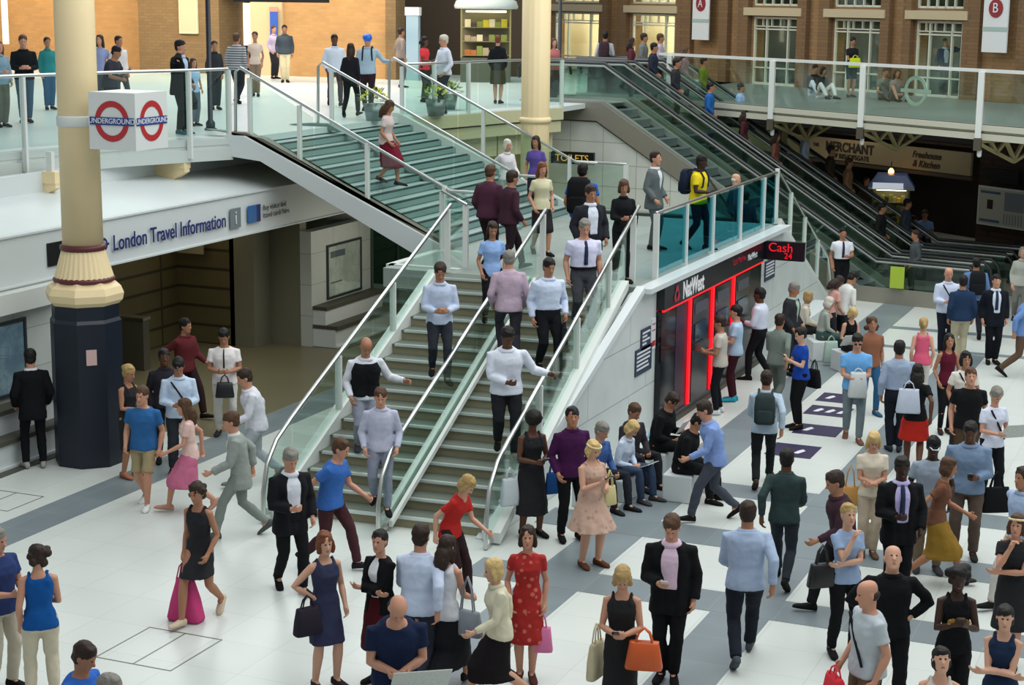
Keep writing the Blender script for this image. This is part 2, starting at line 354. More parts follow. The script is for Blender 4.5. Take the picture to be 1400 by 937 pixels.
# Underground sign
t = thing('underground_sign', 'white square box sign with red ring and blue UNDERGROUND bar', 'sign', (-15.20, 20.50, 4.71))
MB().box((0,0,0),(.78,.78,.80)).build('box', plain('sign_white', '#d7dbd8', .35), t); MB().box((-.24,.3,.3),(0,.42,.42)).build('bracket', whitem, t)
redp = plain('roundel_red', '#b3252c', .4); bluep = plain('roundel_blue', '#203c86', .4)
for f, (org, X) in enumerate((((.39,-.006,.40),(1,0,0)),((.786,.39,.40),(0,1,0)))):
    X = Vector(X); U = Vector((0,0,1)); O = Vector(org); N = X.cross(U); q = MB()
    for i in range(40):
        a0, a1 = 2*PI*i/40, 2*PI*(i+1)/40
        q.add([O+X*(.285*math.cos(a0))+U*(.285*math.sin(a0)), O+X*(.285*math.cos(a1))+U*(.285*math.sin(a1)), O+X*(.2*math.cos(a1))+U*(.2*math.sin(a1)), O+X*(.2*math.cos(a0))+U*(.2*math.sin(a0))], [(0,1,2,3)])
    q.build('red_ring', redp, t)
    a = O+N*.004-X*.37-U*.055; bq = MB().add([a, a+X*.74, a+X*.74+U*.11, a+U*.11], [(0,1,2,3)]) or None
    w = MB(); w.add([a, a+X*.74, a+X*.74+U*.11, a+U*.11], [(0,1,2,3)]); w.build('blue_bar', bluep, t)
    text('lettering', 'UNDERGROUND', inkw, O+N*.006, X, U, .1, t, 'CENTER', .002, bold=.001)
# ---------------------------------------------------------------- balustrade helper
def balustrade(label, pts, h, posts, gm=glassc, post_drop=.0, hr=.028, rail=steel, split=None, glass_gap=.06, group=None, ptw=.06, sides=True):
    """pts: list of base points; rail at +h; posts: list of (seg, t)"""
    t = thing('balustrade', label, 'balustrade', (0,0,0), 0, group)
    P_ = [Vector(p) for p in pts]
    MB().tube([p+Vector((0,0,h)) for p in P_], hr, 8).build('handrail', rail, t, True)
    for (k, u) in posts:
        p = P_[k].lerp(P_[k+1], u) if k+1 < len(P_) else P_[k]
        MB().slab(p-Vector((0,0,post_drop)), p+Vector((0,0,h-.02)), ptw, .09).build('post', whitem, t)
    for k in range(len(P_)-1):
        a, b_ = P_[k], P_[k+1]; L = (b_-a).length; n = max(1, round(L/1.5))
        for i in range(n):
            p = a.lerp(b_, i/n+.02/L); q = a.lerp(b_, (i+1)/n-.02/L); z = Vector((0,0,1)); nn = (q-p).cross(z).normalized()*.012
            g = MB(); g.prism([p+z*glass_gap, q+z*glass_gap, q+z*(h-.05), p+z*(h-.05)], nn); g.build('glass_panel', gm, t)
    return t
# ---------------------------------------------------------------- staircases
tread = plain('stair_tread', '#5d665c', .5, noise=.1, scale=5); riser = plain('stair_riser', '#8d876c', .6, noise=.1)
tread2 = plain('pale_tread', '#8fa3a0', .5, noise=.06); riser2 = plain('pale_riser', '#75908c', .5, noise=.06); nose = plain('nosing', '#cdd6d3', .3, .7); nosed = plain('dark_nosing', '#24383a', .6)
# lower flight: 16 risers up to the landing; its own frame is turned a few degrees
LO = (-8.62,20.0,0); LR = math.radians(4)
t = thing('lower_staircase', 'lower staircase of dark steps with bright nosings between glass rails', 'staircase', LO, LR)
for k in range(16):
    y = .375*k; z = .15*(k+1)
    s_ = MB().box((-3.1,y,z-.15 if k else 0),(-.05,y+(.375+.02 if k < 15 else .6),z-.025)).build('step', riser, t)
    MB().box((-3.1,y-.015,z-.025),(-.05,y+(.375 if k < 15 else .6),z-.001)).build('tread', tread, s_)
    MB().box((-3.05,y-.03,z-.03),(-.1,y+.03,z+.004)).build('nosing', nose, s_)
def stringer(x, w, y0, z0, y1, z1, up, dn, name='stringer', par=t, mat=whitem):
    MB().prism([(x,y0,z0+up),(x,y1,z1+up),(x,y1,z1-dn),(x,y0,z0-dn)], (w,0,0)).build(name, mat, par)
stringer(-3.26,.16,-.3,.05,5.65,2.42,.1,.30); stringer(-.06,.16,-.3,.05,5.65,2.42,.12,.02); stringer(-1.60,.09,-.25,.07,5.62,2.42,.10,.0,'centre_kerb')
stringer(-1.46,.05,-.25,.07,5.62,2.42,.08,.0,'centre_kerb'); stringer(-3.1,3.0,.5,.02,5.65,2.1,0,.08,'soffit',t,plain('soffit_grey','#8a9088',.7))
def flight_rail(x, label, posts, top=6.35):
    tt = thing('stair_balustrade', label, 'balustrade', LO, LR)
    f = lambda y: 1.22+(y-.35)*.38
    pts = [(x,-.52,.03),(x,-.50,.42),(x,-.38,.78),(x,-.1,1.04),(x,.35,1.24),(x,top,f(top))]
    MB().tube(pts, .032, 8).build('handrail', steel, tt, True); MB().slab((x,-.5,.03),(x,.35,.2),.05,.06).build('bottom_rail', steel, tt)
    for y in posts:
        MB().slab((x,y,min(LZ,.1+y*.4)),(x,y,f(y)),.05,.09).build('post', whitem, tt)
    MB().prism([(x,-.45,.1),(x,.35,.3),(x,.35,1.18),(x,-.1,.98),(x,-.36,.7),(x,-.46,.4)], (.012,0,0)).build('glass_panel', glassc, tt)
    for k in range(4):
        y0 = .38+k*1.38; y1 = y0+1.34; g = lambda y: .2+.4*y
        MB().prism([(x,y0,g(y0)),(x,y1,g(y1)),(x,y1,f(y1)-.04),(x,y0,f(y0)-.04)], (.012,0,0)).build('glass_panel', glassc, tt)
    return tt
flight_rail(-.02, 'right hand glass rail of the lower stairs, curling down beside the woman in black', (1.6,3.3,4.9,6.3), 6.6)
flight_rail(-1.5, 'centre glass rail dividing the lower stairs', (6.2,))
flight_rail(-3.15, 'left hand glass rail of the lower stairs above the open floor', (1.9,3.9,6.2))
# landing
lb = MB(); lb.box((-13.35,25.9,2.08),(-8.75,34.6,LZ)); struct('floor_landing', lb, brickmat('landing_stone', '#8f9a94', '#86918b', '#6d7771', 1, .5, .6, .6, 'XY', .004, 0, 0))
struct('trim_4', MB().box((-13.4,26.2,2.1),(-12.1,26.32,2.42)).box((-13.45,26.2,2.05),(-13.3,28.2,2.42)), whitem)
balustrade('blue glass balustrade along the landing above the red and black cash machines', [(-8.85,26.75,LZ+.02),(-8.85,34.2,LZ+.02)], 1.07, [(0,.0),(0,.21),(0,.42),(0,.66),(0,.88)], glassb, .05)
balustrade('short glass balustrade at the near left corner of the landing', [(-12.1,26.5,LZ),(-13.3,28.1,LZ)], 1.07, [(0,1.0),(0,.02)])
balustrade('glass balustrade on the far side of the landing in front of the tiled wall', [(-13.3,34.6,LZ),(-12.15,34.6,LZ)], 1.07, [(0,1.0)])
# far flight going down behind the landing
t = thing('far_staircase', 'rear staircase going down behind the landing towards the escalators', 'staircase', (0,0,0))
for k in range(14):
    y = 34.6+.33*k; z = LZ-.16*(k+1)
    if z < .05: z = .05
    MB().box((-12.1,y,max(0,z-.16)),(-8.95,y+.35,z)).build('step', riser, t)
tfar = t
def stringer(x, w, y0, z0, y1, z1, up, dn, name='stringer', par=None, mat=whitem):
    MB().prism([(x,y0,z0+up),(x,y1,z1+up),(x,y1,z1-dn),(x,y0,z0-dn)], (w,0,0)).build(name, mat, par or tfar)
stringer(-8.97,.2,34.5,2.44,39.2,.1,.1,.02,'stringer',t); stringer(-12.2,.12,34.5,2.44,39.2,.1,.1,.3,'stringer',t)
for (x, s_) in ((-8.87,'sloping glass rail going down behind the cash machines on the outer side'),(-10.5,'centre rail of the rear stairs'),):
    tt = thing('stair_balustrade', s_, 'balustrade', (0,0,0))
    MB().tube([(x,34.3,3.48),(x,34.6,3.45),(x,39.3,1.1),(x,39.6,.6),(x,39.6,.05)], .03, 8).build('handrail', steel, tt, True)
    for y in ((34.4,35.6,36.9,38.2) if x > -9 else (34.4,)):
        z = 2.45-(y-34.6)*.5; MB().slab((x,y,z),(x,y,z+1.0),.05,.08).build('post', whitem, tt)
    MB().prism([(x,34.6,2.5),(x,39.2,.2),(x,39.2,1.1),(x,34.6,3.4)], (.012,0,0)).build('glass_panel', glassc, tt)
# upper flight: 13 risers going down to the right (+x)
UX0, UX1, UY0, UY1 = -17.4, -13.3, 28.35, 34.5
t = thing('upper_staircase', 'wide upper staircase of pale green steps down to the landing', 'staircase', (0,0,0))
n_ = 12; run = (UX1-UX0)/n_; rise = (MZ-LZ)/(n_+1)
for k in range(n_):
    x = UX0+run*k; z = MZ-rise*(k+1)
    s_ = MB().box((x,UY0,z-rise*.9),(x+run+.02,UY1,z-.03)).build('step', riser2, t)
    MB().box((x,UY0,z-.03),(x+run,UY1,z)).build('tread', tread2, s_)
    MB().box((x+run-.05,UY0+.1,z-.032),(x+run+.012,UY1-.1,z+.004)).build('nosing', nosed, s_)
def ustr(y, w, up, dn, nm, mat):
    MB().prism([(UX0-.4,y,MZ+up),(UX0,y,MZ+up),(UX1+.1,y,LZ+up),(UX1+.1,y,LZ-dn),(UX0+.35,y,MZ-dn),(UX0-.9,y,MZ-dn+.12)], (0,w,0)).build(nm, mat, t)
ustr(UY0-.22,.2,.03,.42,'stringer',white); ustr(UY0-.14,.22,.09,.0,'coping',plain('brown_coping','#6a6558',.5)); ustr(UY1,.15,.1,.42,'stringer',whitem); ustr((UY0+UY1)/2-.1,.2,.06,.1,'centre_kerb',plain('kerb_green','#6f8580',.5))
MB().prism([(UX0-.9,UY0,MZ-.3),(UX0+.35,UY0,MZ-.42),(UX1+.1,UY0,LZ-.4),(UX1+.1,UY0,LZ-.34),(UX0+.35,UY0,MZ-.36)], (0,UY1-UY0,0)).build('soffit', plain('soffit_olive', '#8d8d78', .7), t)
def upper_rail(y, label, posts, x0=UX0-.15):
    tt = thing('stair_balustrade', label, 'balustrade', (0,0,0))
    pts = [(x0-.12,y,MZ+.05),(x0-.1,y,MZ+1.2),(x0,y,MZ+1.28),(UX1+.05,y,LZ+1.06),(UX1+.6 if y < 30 else UX1+.5,y,LZ+1.06)]
    MB().tube(pts, .03, 8).build('handrail', steel, tt, True)
    f = lambda x: MZ+(x-UX0)/(UX1-UX0)*(LZ-MZ)
    for x in posts: MB().slab((x,y,f(x)-.05),(x,y,f(x)+1.12),.09,.06).build('post', whitem, tt)
    for k in range(3):
        a = UX0+.05+k*1.37; b_ = a+1.33
        MB().prism([(a,y,f(a)+.1),(b_,y,f(b_)+.1),(b_,y,f(b_)+1.05),(a,y,f(a)+1.15)], (0,.012,0)).build('glass_panel', glassc, tt)
    return tt
upper_rail(UY0-.05, 'near glass rail of the upper staircase above the white stringer', (-17.35,-16.3,-14.9,-13.35))
upper_rail((UY0+UY1)/2, 'centre handrail dividing the upper staircase', (-17.35,))
upper_rail(UY1+.08, 'far glass rail of the upper staircase beside the plain pillar', (-17.35,-15.4,-13.4))
# ---------------------------------------------------------------- cash machine wall
WX = -8.72
sw = MB(); sw.prism([(WX,19.85,0),(WX,25.7,2.33),(WX,34.4,2.33),(WX,34.6,2.3),(WX,39.2,0)], (-.2,0,0))
struct('wall_stair_side', sw, brickmat('stair_panel', '#cdd4d2', '#c8d0ce', '#8f9795', 1, .35, 2.6, .8, 'YZ', .008, .3, .03))
struct('trim_5', MB().box((WX-.1,25.7,2.34),(WX+.16,34.5,2.42)).prism([(WX-.08,19.8,.03),(WX-.08,25.7,2.36),(WX-.08,25.7,2.46),(WX-.08,19.8,.13)], (.14,0,0)), plain('coping_white', '#cfd5d6', .35))
t = thing('cash_machine_wall', 'black and red bank cash machine surround reading NatWest in white', 'cash machine', (WX, 26.45, 0))
blk = plain('gloss_black', '#0b0c14', .15); redl = emis('red_light', '#ff1420', 1.6)
MB().box((0,0,0),(.10,6.05,1.93)).build('black_panel', blk, t); MB().box((0,0,1.96),(.14,6.05,2.34)).build('sign_board', plain('sign_black', '#0d1018', .3), t)
MB().box((0,0,0),(.13,6.05,.12)).build('kick_plate', plain('kick_steel','#5c5f5f',.4,.5), t); MB().box((0,0,.0),(.2,6.05,.04)).build('kerb', darkstone, t)
MB().box((.1,0,1.93),(.135,6.05,1.965)).build('light_strip', redl, t)
purp = plain('purple_panel', '#2a1230', .3)
MB().box((.1,.75,.12),(.105,1.4,1.93)).build('purple_panel', purp, t)
for k, y in enumerate((1.40,2.72,4.02)):
    MB().box((.1,y,.12),(.14,y+.10,1.93)).build('light_post', redl, t)
    a = MB().box((.1,y+.2,.12),(.13,y+1.12,1.9)).build('machine', plain('machine_grey','#20232a',.2), t)
    MB().box((.13,y+.3,1.15),(.15,y+.95,1.45)).build('screen', plain('screen_dark','#31455a',.1), a)
    MB().box((.13,y+.35,.98),(.22,y+.9,1.1)).build('keypad', plain('keypad_steel','#777a7c',.35,.8), a)
    MB().box((.13,y+.3,1.62),(.14,y+1.0,1.8)).build('sticker', plain('sticker_grey','#4b4f57',.4), a)
text('lettering', 'NatWest', plain('white_letter', '#f0f0f2', .4), (.145,.95,2.13), (0,1,0), (0,0,1), .40, t, 'LEFT', .004, .78, bold=.008)
lg = MB()
for k in range(3):
    a = PI/2+k*2*PI/3; c = Vector((.15,.62+.1*math.cos(a),2.13+.1*math.sin(a))); d = Vector((0,-math.sin(a),math.cos(a)))*.09; e_ = Vector((0,math.cos(a),math.sin(a)))*.05
    lg.add([c-d-e_, c+d-e_, c+d*.6+e_, c-d*.6+e_], [(0,1,2,3)])
lg.build('logo', plain('logo_red', '#a8203a', .4), t)
text('small_lettering', 'Cash Machine', plain('dim_red', '#a01f33', .4), (.145,3.9,2.2), (0,1,0), (0,0,1), .15, t)
text('small_lettering', 'NatWest', inkw, (.145,4.9,2.16), (0,1,0), (0,0,1), .17, t)
t = thing('blade_sign', 'small black projecting sign with glowing red lettering at the end of the cash machine wall', 'sign', (WX, 32.55, 1.98))
MB().box((0,0,0),(.9,.12,.36)).build('box', plain('sign_black', '#0d1018', .3), t)
text('lettering', 'Cash', emis('red_letter', '#e01020', 1.2), (.45,-.008,.24), (1,0,0), (0,0,1), .24, t, 'CENTER'); text('lettering', '24', emis('red_letter', '#e01020', 1.2), (.6,-.008,.09), (1,0,0), (0,0,1), .16, t, 'CENTER')
blu = plain('notice_blue', '#26344f', .4)
for (y, z, w, h, l, ls) in ((25.45,1.05,.78,.42,'large dark blue notice of white lines on the white wall beside the black panel',5),(25.7,1.42,.45,.34,'small dark blue notice above the large one on the white wall',4),(33.1,1.45,.75,.4,'dark blue notice on the white wall beyond the cash machines',5)):
    n1 = thing('wall_notice', l, 'notice', (WX, y, z)); MB().box((0,0,0),(.02,w,h)).build('board', blu, n1)
    q = MB(); rr = random.Random(int(y*7))
    for i in range(ls): q.box((.02,.05,h-.08-i*(h-.1)/ls),(.024,.05+w*(.4+.45*rr.random()),h-.05-i*(h-.1)/ls))
    q.build('printed_lines', inkw, n1)
n1 = thing('wall_notice', 'narrow white and red notice right beside the edge of the black panel', 'notice', (WX, 26.2, 1.35)); MB().box((0,0,0),(.02,.2,.5)).build('board', inkw, n1); MB().box((.02,.03,.05),(.024,.17,.14)).box((.02,.03,.3),(.024,.17,.32)).box((.02,.03,.4),(.024,.17,.42)).build('printed_lines', redp, n1)
# ledge people sit on
struct('trim_6', MB().box((WX,33.0,0),(WX+.45,37.5,.42)), white)
# ================================================================== upper level
BD = Vector((.844,-.536,0))                     # along the right balcony
B0 = Vector((-14.46,44.75,0)) ; B1 = Vector((-.6,35.95,0))
W0 = Vector((-8.4,49.6,0)); WD = Vector((-.821,.571,0)); WN = Vector((-.571,-.821,0))    # brick wall: origin, direction to the left, normal towards the hall
def wp(s, z=0, out=0): return W0+WD*s+WN*out+Vector((0,0,z))
deckm = plain('upper_deck_stone', '#c9d2d2', .35, noise=.05, scale=1)
edge = [(-21.5,12),(-20.0,18),(-19.25,23.9),(-18.7,26.0),(-18.2,27.2),(-17.75,28.2),(-17.4,28.25),(-17.4,34.6),(-16.9,35.9),(-16.4,38.2),(-15.7,39.9),(-15.7,45.5)]
poly = edge+[(-22,58),(-60,62),(-60,12)]
struct('floor_upper', MB().prism([(x,y,MZ-.12) for x, y in poly], (0,0,.12)), deckm, 'bright pale floor of the upper level')
eb = MB()
def band(mb, pts, z0, z1, o0, o1, mi=0):
    for a, b_ in zip(pts[:-1], pts[1:]):
        a = Vector((a[0],a[1],0)); b_ = Vector((b_[0],b_[1],0)); d = (b_-a).normalized(); nn = Vector((d.y,-d.x,0))
        mb.prism([a+nn*o0+Vector((0,0,z0)), b_+nn*o0+d*.01+Vector((0,0,z0)), b_+nn*o1+d*.01+Vector((0,0,z0)), a+nn*o1+Vector((0,0,z0))], (0,0,z1-z0), mi)
el = edge[:6]
band(eb, el, MZ-.14, MZ-.02, -.1, .05); band(eb, el, MZ-.42, MZ-.2, -.1, .1); band(eb, el, MZ-.22, MZ-.12, -.1, .04)
struct('trim_7', eb, plain('edge_white', '#bfc8c4', .45))
eb = MB(); er = edge[7:11]; band(eb, er, MZ-.3, MZ-.02, -.1, .05); band(eb, er, MZ-.6, MZ-.34, -.25, -.02); band(eb, er, MZ-1.1, MZ-.6, -.8, -.3)
struct('trim_8', eb, plain('edge_cream', '#c5c29c', .5))
struct('ceiling_hall', MB().prism([(x,y,MZ-.45) for x, y in [(-22,12),(-20.2,18),(-19.4,23.9),(-18.9,26),(-18.3,27.3),(-18,28.3),(-18,34.5),(-17.4,35.8),(-16.9,38.2),(-16.4,40),(-16.4,48),(-24,58),(-60,60),(-60,12)]], (0,0,.3)), plain('soffit', '#9a9a88', .7))
struct('wall_behind_travel', MB().box((-18.95,12,3.5),(-18.75,27.5,3.9)).box((-18.75,27.5,3.5),(-18.6,33.5,3.85)), white)
# brackets under the posts
for (x, y, s_) in ((-18.95,24.05,'left of the big pillar'),(-18.55,27.3,'right of the big pillar below the box sign'),(-19.3,21.2,'at the left edge of the picture')):
    t = thing('deck_bracket', 'cream bracket under the upper floor edge, '+s_, 'bracket', (x, y, 3.3), 0)
    b_ = MB(); b_.prism([(-.5,-.08,.5),(.45,-.08,.5),(.45,-.08,.35),(.1,-.08,.15),(-.2,-.08,-.1),(-.5,-.08,-.1)], (0,.16,0)); b_.build('arm', cream, t)
    MB().box((.2,-.1,.42),(.46,.1,.62)).build('foot', cream, t); MB().tube([(.05,0,.28),(-.15,0,.1)], .07, 10).build('scroll', cream, t, True)
    MB().box((.25,-.045,.5),(.36,.045,.95)).build('post_foot', whitem, t)
balustrade('glass balustrade of the upper floor behind the box sign, running to the stair head', [(x+.15,y,MZ) for x, y in edge[1:5]]+[(-17.75,28.2,MZ)], 1.25, [(0,.55),(1,.03),(3,.1),(3,1.0)], post_drop=.35)
balustrade('glass balustrade of the upper floor between staircase and escalators, passing behind the plain pillar', [(x,y,MZ) for x, y in [(-17.35,34.75)]+edge[8:11]], 1.15, [(0,.7),(1,.35),(2,1.0)], post_drop=.3)
# ---------------------------------------------------------------- escalators
EA = math.radians(-10); ED = Vector((math.cos(EA), math.sin(EA), 0)); EN = Vector((-ED.y, ED.x, 0))
E0 = Vector((-8.46,40.4,0))
truss = plain('escalator_truss', '#8d8a7e', .45, .2, noise=.06); rubber = plain('handrail_rubber', '#2a2d2e', .35); stepm = plain('escalator_step', '#70787a', .45, .3); escglass = glass('escalator_glass', (.86,.93,.90,1)); alu = plain('alu_profile', '#a9aea8', .35, .5)
def ep(s, o, z): return E0+ED*s+EN*o+Vector((0,0,z))
def line(s):      # height of the step line
    if s < -7.25: return MZ
    if s < -6.6: return MZ-.577*(s+7.25)**2/1.3
    if s < -.35: return max(0, MZ-.19-.577*(s+6.6))
    return 0
def escz(s): return max(0.0, min(MZ, -.577*(s-.5)))
def esc(o, label):
    t = thing('escalator', label, 'escalator', (0,0,0), 0, None)
    ss = [-9.2,-8.2,-7.3,-6.87]+[-6.87+i*.737 for i in range(1,11)]+[1.0,1.8,2.7]
    for side in (0, 1.0):
        oo = o+side+(.0 if side else 0)
        top = [ep(s, oo, escz(s)+.06) for s in ss]
        g = MB()
        for k in range(len(ss)-1):
            a, b_ = ss[k], ss[k+1]
            g.prism([ep(a,oo,escz(a)+.06), ep(b_,oo,escz(b_)+.06), ep(b_,oo,escz(b_)+.95), ep(a,oo,escz(a)+.95)], EN*.012)
        g.build('balustrade_glass', escglass, t)
        pts = [ep(s, oo, escz(s)+1.0) for s in ss]
        pts = [ep(-9.4,oo,MZ+.6), ep(-9.45,oo,MZ+.85)]+pts+[ep(2.85,oo,.85), ep(2.9,oo,.6), ep(2.8,oo,.35)]
        MB().tube(pts, .042, 8).build('handrail', rubber, t, True)
        MB().tube([p-Vector((0,0,.06)) for p in pts[2:-3]], .035, 6).build('rail_profile', alu, t, True)
        sk = MB()
        for k in range(len(ss)-1):
            a, b_ = ss[k], ss[k+1]
            sk.prism([ep(a,oo-.06,escz(a)-.05), ep(b_,oo-.06,escz(b_)-.05), ep(b_,oo-.06,escz(b_)+.1), ep(a,oo-.06,escz(a)+.1)], EN*.12)
        sk.build('skirt', alu, t)
    # truss sides
    tr = MB()
    for oo in (o-.14, o+1.1):
        tr.prism([ep(-9.3,oo,MZ+.02), ep(-6.87,oo,MZ+.04), ep(.1,oo,.36), ep(2.9,oo,.36), ep(2.9,oo,0), ep(-.25,oo,0), ep(-7.0,oo,MZ-.42), ep(-9.3,oo,MZ-.42)], EN*.04)
    tr.build('truss_side', truss, t)
    MB().prism([ep(-7.0,o-.1,MZ-.42), ep(-7.0,o+1.1,MZ-.42), ep(-.25,o+1.1,.0), ep(-.25,o-.1,.0)], (0,0,.04)).build('soffit', truss, t)
    n = 19
    for k in range(n):
        s = -6.8+k*.385; z = escz(s+.19)
        MB().prism([ep(s,o+.08,z-.2), ep(s+.38,o+.08,z-.2), ep(s+.38,o+.08,z), ep(s,o+.08,z)], EN*.86).build('step', stepm, t)
    MB().prism([ep(-9.2,o,MZ), ep(-6.8,o,MZ), ep(-6.8,o,MZ+.02), ep(-9.2,o,MZ+.02)], EN*1.0).build('comb_plate', alu, t)
    MB().prism([ep(.4,o,0), ep(2.8,o,0), ep(2.8,o,.02), ep(.4,o,.02)], EN*1.0).build('comb_plate', alu, t)
    return t
esc(0, 'nearest escalator, its whole grey side showing above the tiled wall')
esc(1.55, 'middle escalator packed with passengers')
esc(3.1, 'farthest escalator, passing below the right hand balcony')
tw = MB(); tw.prism([ep(-9.3,-.06,0), ep(-.3,-.06,0), ep(-7.05,-.06,MZ-.46), ep(-9.3,-.06,MZ-.46)], EN*.05)
struct('wall_under_escalator', tw, brickmat('big_white_tile', '#d9ddd5', '#d3d8cf', '#98a098', 1, .35, .95, .55, 'XZ', .008, 0, .04))
struct('wall_under_deck', MB().box((-19,41.4,0),(-17.3,41.6,MZ-.6)), plain('deck_wall', '#8a8a5c', .7))
t = thing('toilets_sign', 'dark sign board with yellow lettering hung on the tiled wall behind the crowd', 'sign', (-16.3, 41.1, 2.85))
MB().box((-.1,-.1,-.08),(1.05,0,.22)).build('board', blackm, t); text('lettering', 'TOILETS', emis('yellow_letter', '#d8b040', .8), (.47,-.11,.06), (1,0,0), (0,0,1), .24, t, 'CENTER')
# ---------------------------------------------------------------- right balcony
bp = [B0+BD*i*2.0 for i in range(-1, 9)]
bm = MB(); q = [B0-BD*1.6, B1, wp(-9), wp(8.5)]; bm.prism([Vector((p.x,p.y,MZ-.15)) for p in (q[0], q[1], Vector((1.5,42.4,0)), wp(8.7))], (0,0,.15)); struct('floor_balcony', bm, plain('balcony_stone', '#6f7a76', .4, noise=.08, scale=1))
bn = Vector((BD.y,-BD.x,0)); bn = -bn if bn.y > 0 else bn
def bq(s, o, z): return B0+BD*s+bn*o+Vector((0,0,z))
eb = MB(); L = 16.2
for z0, z1, o in ((-.12,0,.12),(-.17,-.13,.04),(-.32,-.18,.10)): eb.prism([bq(-1.4,-.1,MZ+z0), bq(L,-.1,MZ+z0), bq(L,o,MZ+z0), bq(-1.4,o,MZ+z0)], (0,0,z1-z0))
struct('trim_9', eb, plain('edge_beige', '#c3c2b0', .45)); struct('trim_10', MB().prism([bq(-1.4,-.1,MZ-.3), bq(L,-.1,MZ-.3), bq(L,.03,MZ-.3), bq(-1.4,.03,MZ-.3)], (0,0,.3)), plain('edge_dark', '#4f4a40', .6))
ps = [0, 3.95, 7.0, 10.5, 14.2]
tb = thing('balustrade', 'long glass balustrade with square white posts along the right hand balcony', 'balustrade', (0,0,0))
MB().slab(bq(-.5,.05,MZ+1.16), bq(L,.05,MZ+1.16), .09, .07).build('handrail', whitem, tb)
for s in ps:
    MB().slab(bq(s,.12,MZ-.3), bq(s,.12,MZ+1.13), .13, .13).build('post', whitem, tb)
for a, b_ in zip([-.5]+ps, ps+[L]):
    MB().prism([bq(a+.08,.03,MZ+.04), bq(b_-.08,.03,MZ+.04), bq(b_-.08,.03,MZ+1.1), bq(a+.08,.03,MZ+1.1)], bn*.012).build('glass_panel', glassc, tb)
for i, s in enumerate(ps):
    t = thing('balcony_truss', 'ornate cream lattice bracket under the right hand balcony, '+['behind the escalators','just left of the pub sign','above the middle of the pub sign','above the framed timetable','at the right edge of the picture'][i], 'bracket', (0,0,0))
    g = MB(); a = lambda o, z: bq(s, o, MZ+z+.2)
    for p, r_ in (((.1,-.56),(-2.2,-.56)),((.1,-.6),(-1.1,-1.05)),((-1.1,-1.05),(-2.2,-.6)),((-.3,-.58),(-.5,-.82)),((-.5,-.82),(-.8,-.58)),((-.8,-.58),(-1.1,-1.0)),((-1.1,-1.0),(-1.4,-.58)),((-1.4,-.58),(-1.65,-.82))): g.slab(a(*p), a(*r_), .07, .07)
    g.build('lattice', plain('dull_cream', '#a09468', .6), t); MB().slab(a(.12,-.75), a(.12,-.48), .16, .16).build('shoe', plain('dark_iron','#4a4538',.6), t); MB().tube([a(.05,-.86), a(.05,-.75)], .05, 8).build('finial', whitem, t, True)
# brick walls
brick = brickmat('brown_brick', '#96734b', '#8a6945', '#7f6647', 1, .85, .3, .1, 'A', .012, .5, .2)
def wallseg(mb, s0, s1, z0, z1, th=.4, out=0): mb.prism([wp(s0,z0,out), wp(s1,z0,out), wp(s1,z0,out-th), wp(s0,z0,out-th)], (0,0,z1-z0))
wins = [(-.88,.85),(2.25,4.2),(5.79,7.87),(11.9,14.3),(16.2,19.1)]
bw_ = MB(); cur = -14
for a, b_ in wins:
    wallseg(bw_, cur, a, MZ, 10.5); wallseg(bw_, a, b_, 6.32, 6.66); cur = b_
wallseg(bw_, cur, 20.4, MZ, 10.5)
struct('wall_back', bw_, brick, 'brown brick wall behind the upper level')
pl = MB()
for s0, s1 in ((.95,1.25),(1.8,2.15),(4.3,4.75),(5.3,5.7),(8.0,8.5),(9.0,9.4),(10.9,11.7),(14.5,15.0),(15.6,16.1),(-1.6,-1.0),(-3.6,-2.9)): wallseg(pl, s0, s1, MZ, 10.5, .3, .18)
struct('wall_back_piers', pl, brickmat('dark_brick', '#7d5f3e', '#73573a', '#69533b', 1, .85, .3, .1, 'A', .012, .5, .2))
paleframe = plain('window_white', '#c3c4b4', .5)
shopd = plain('shop_dark', '#1b1d1c', .6)
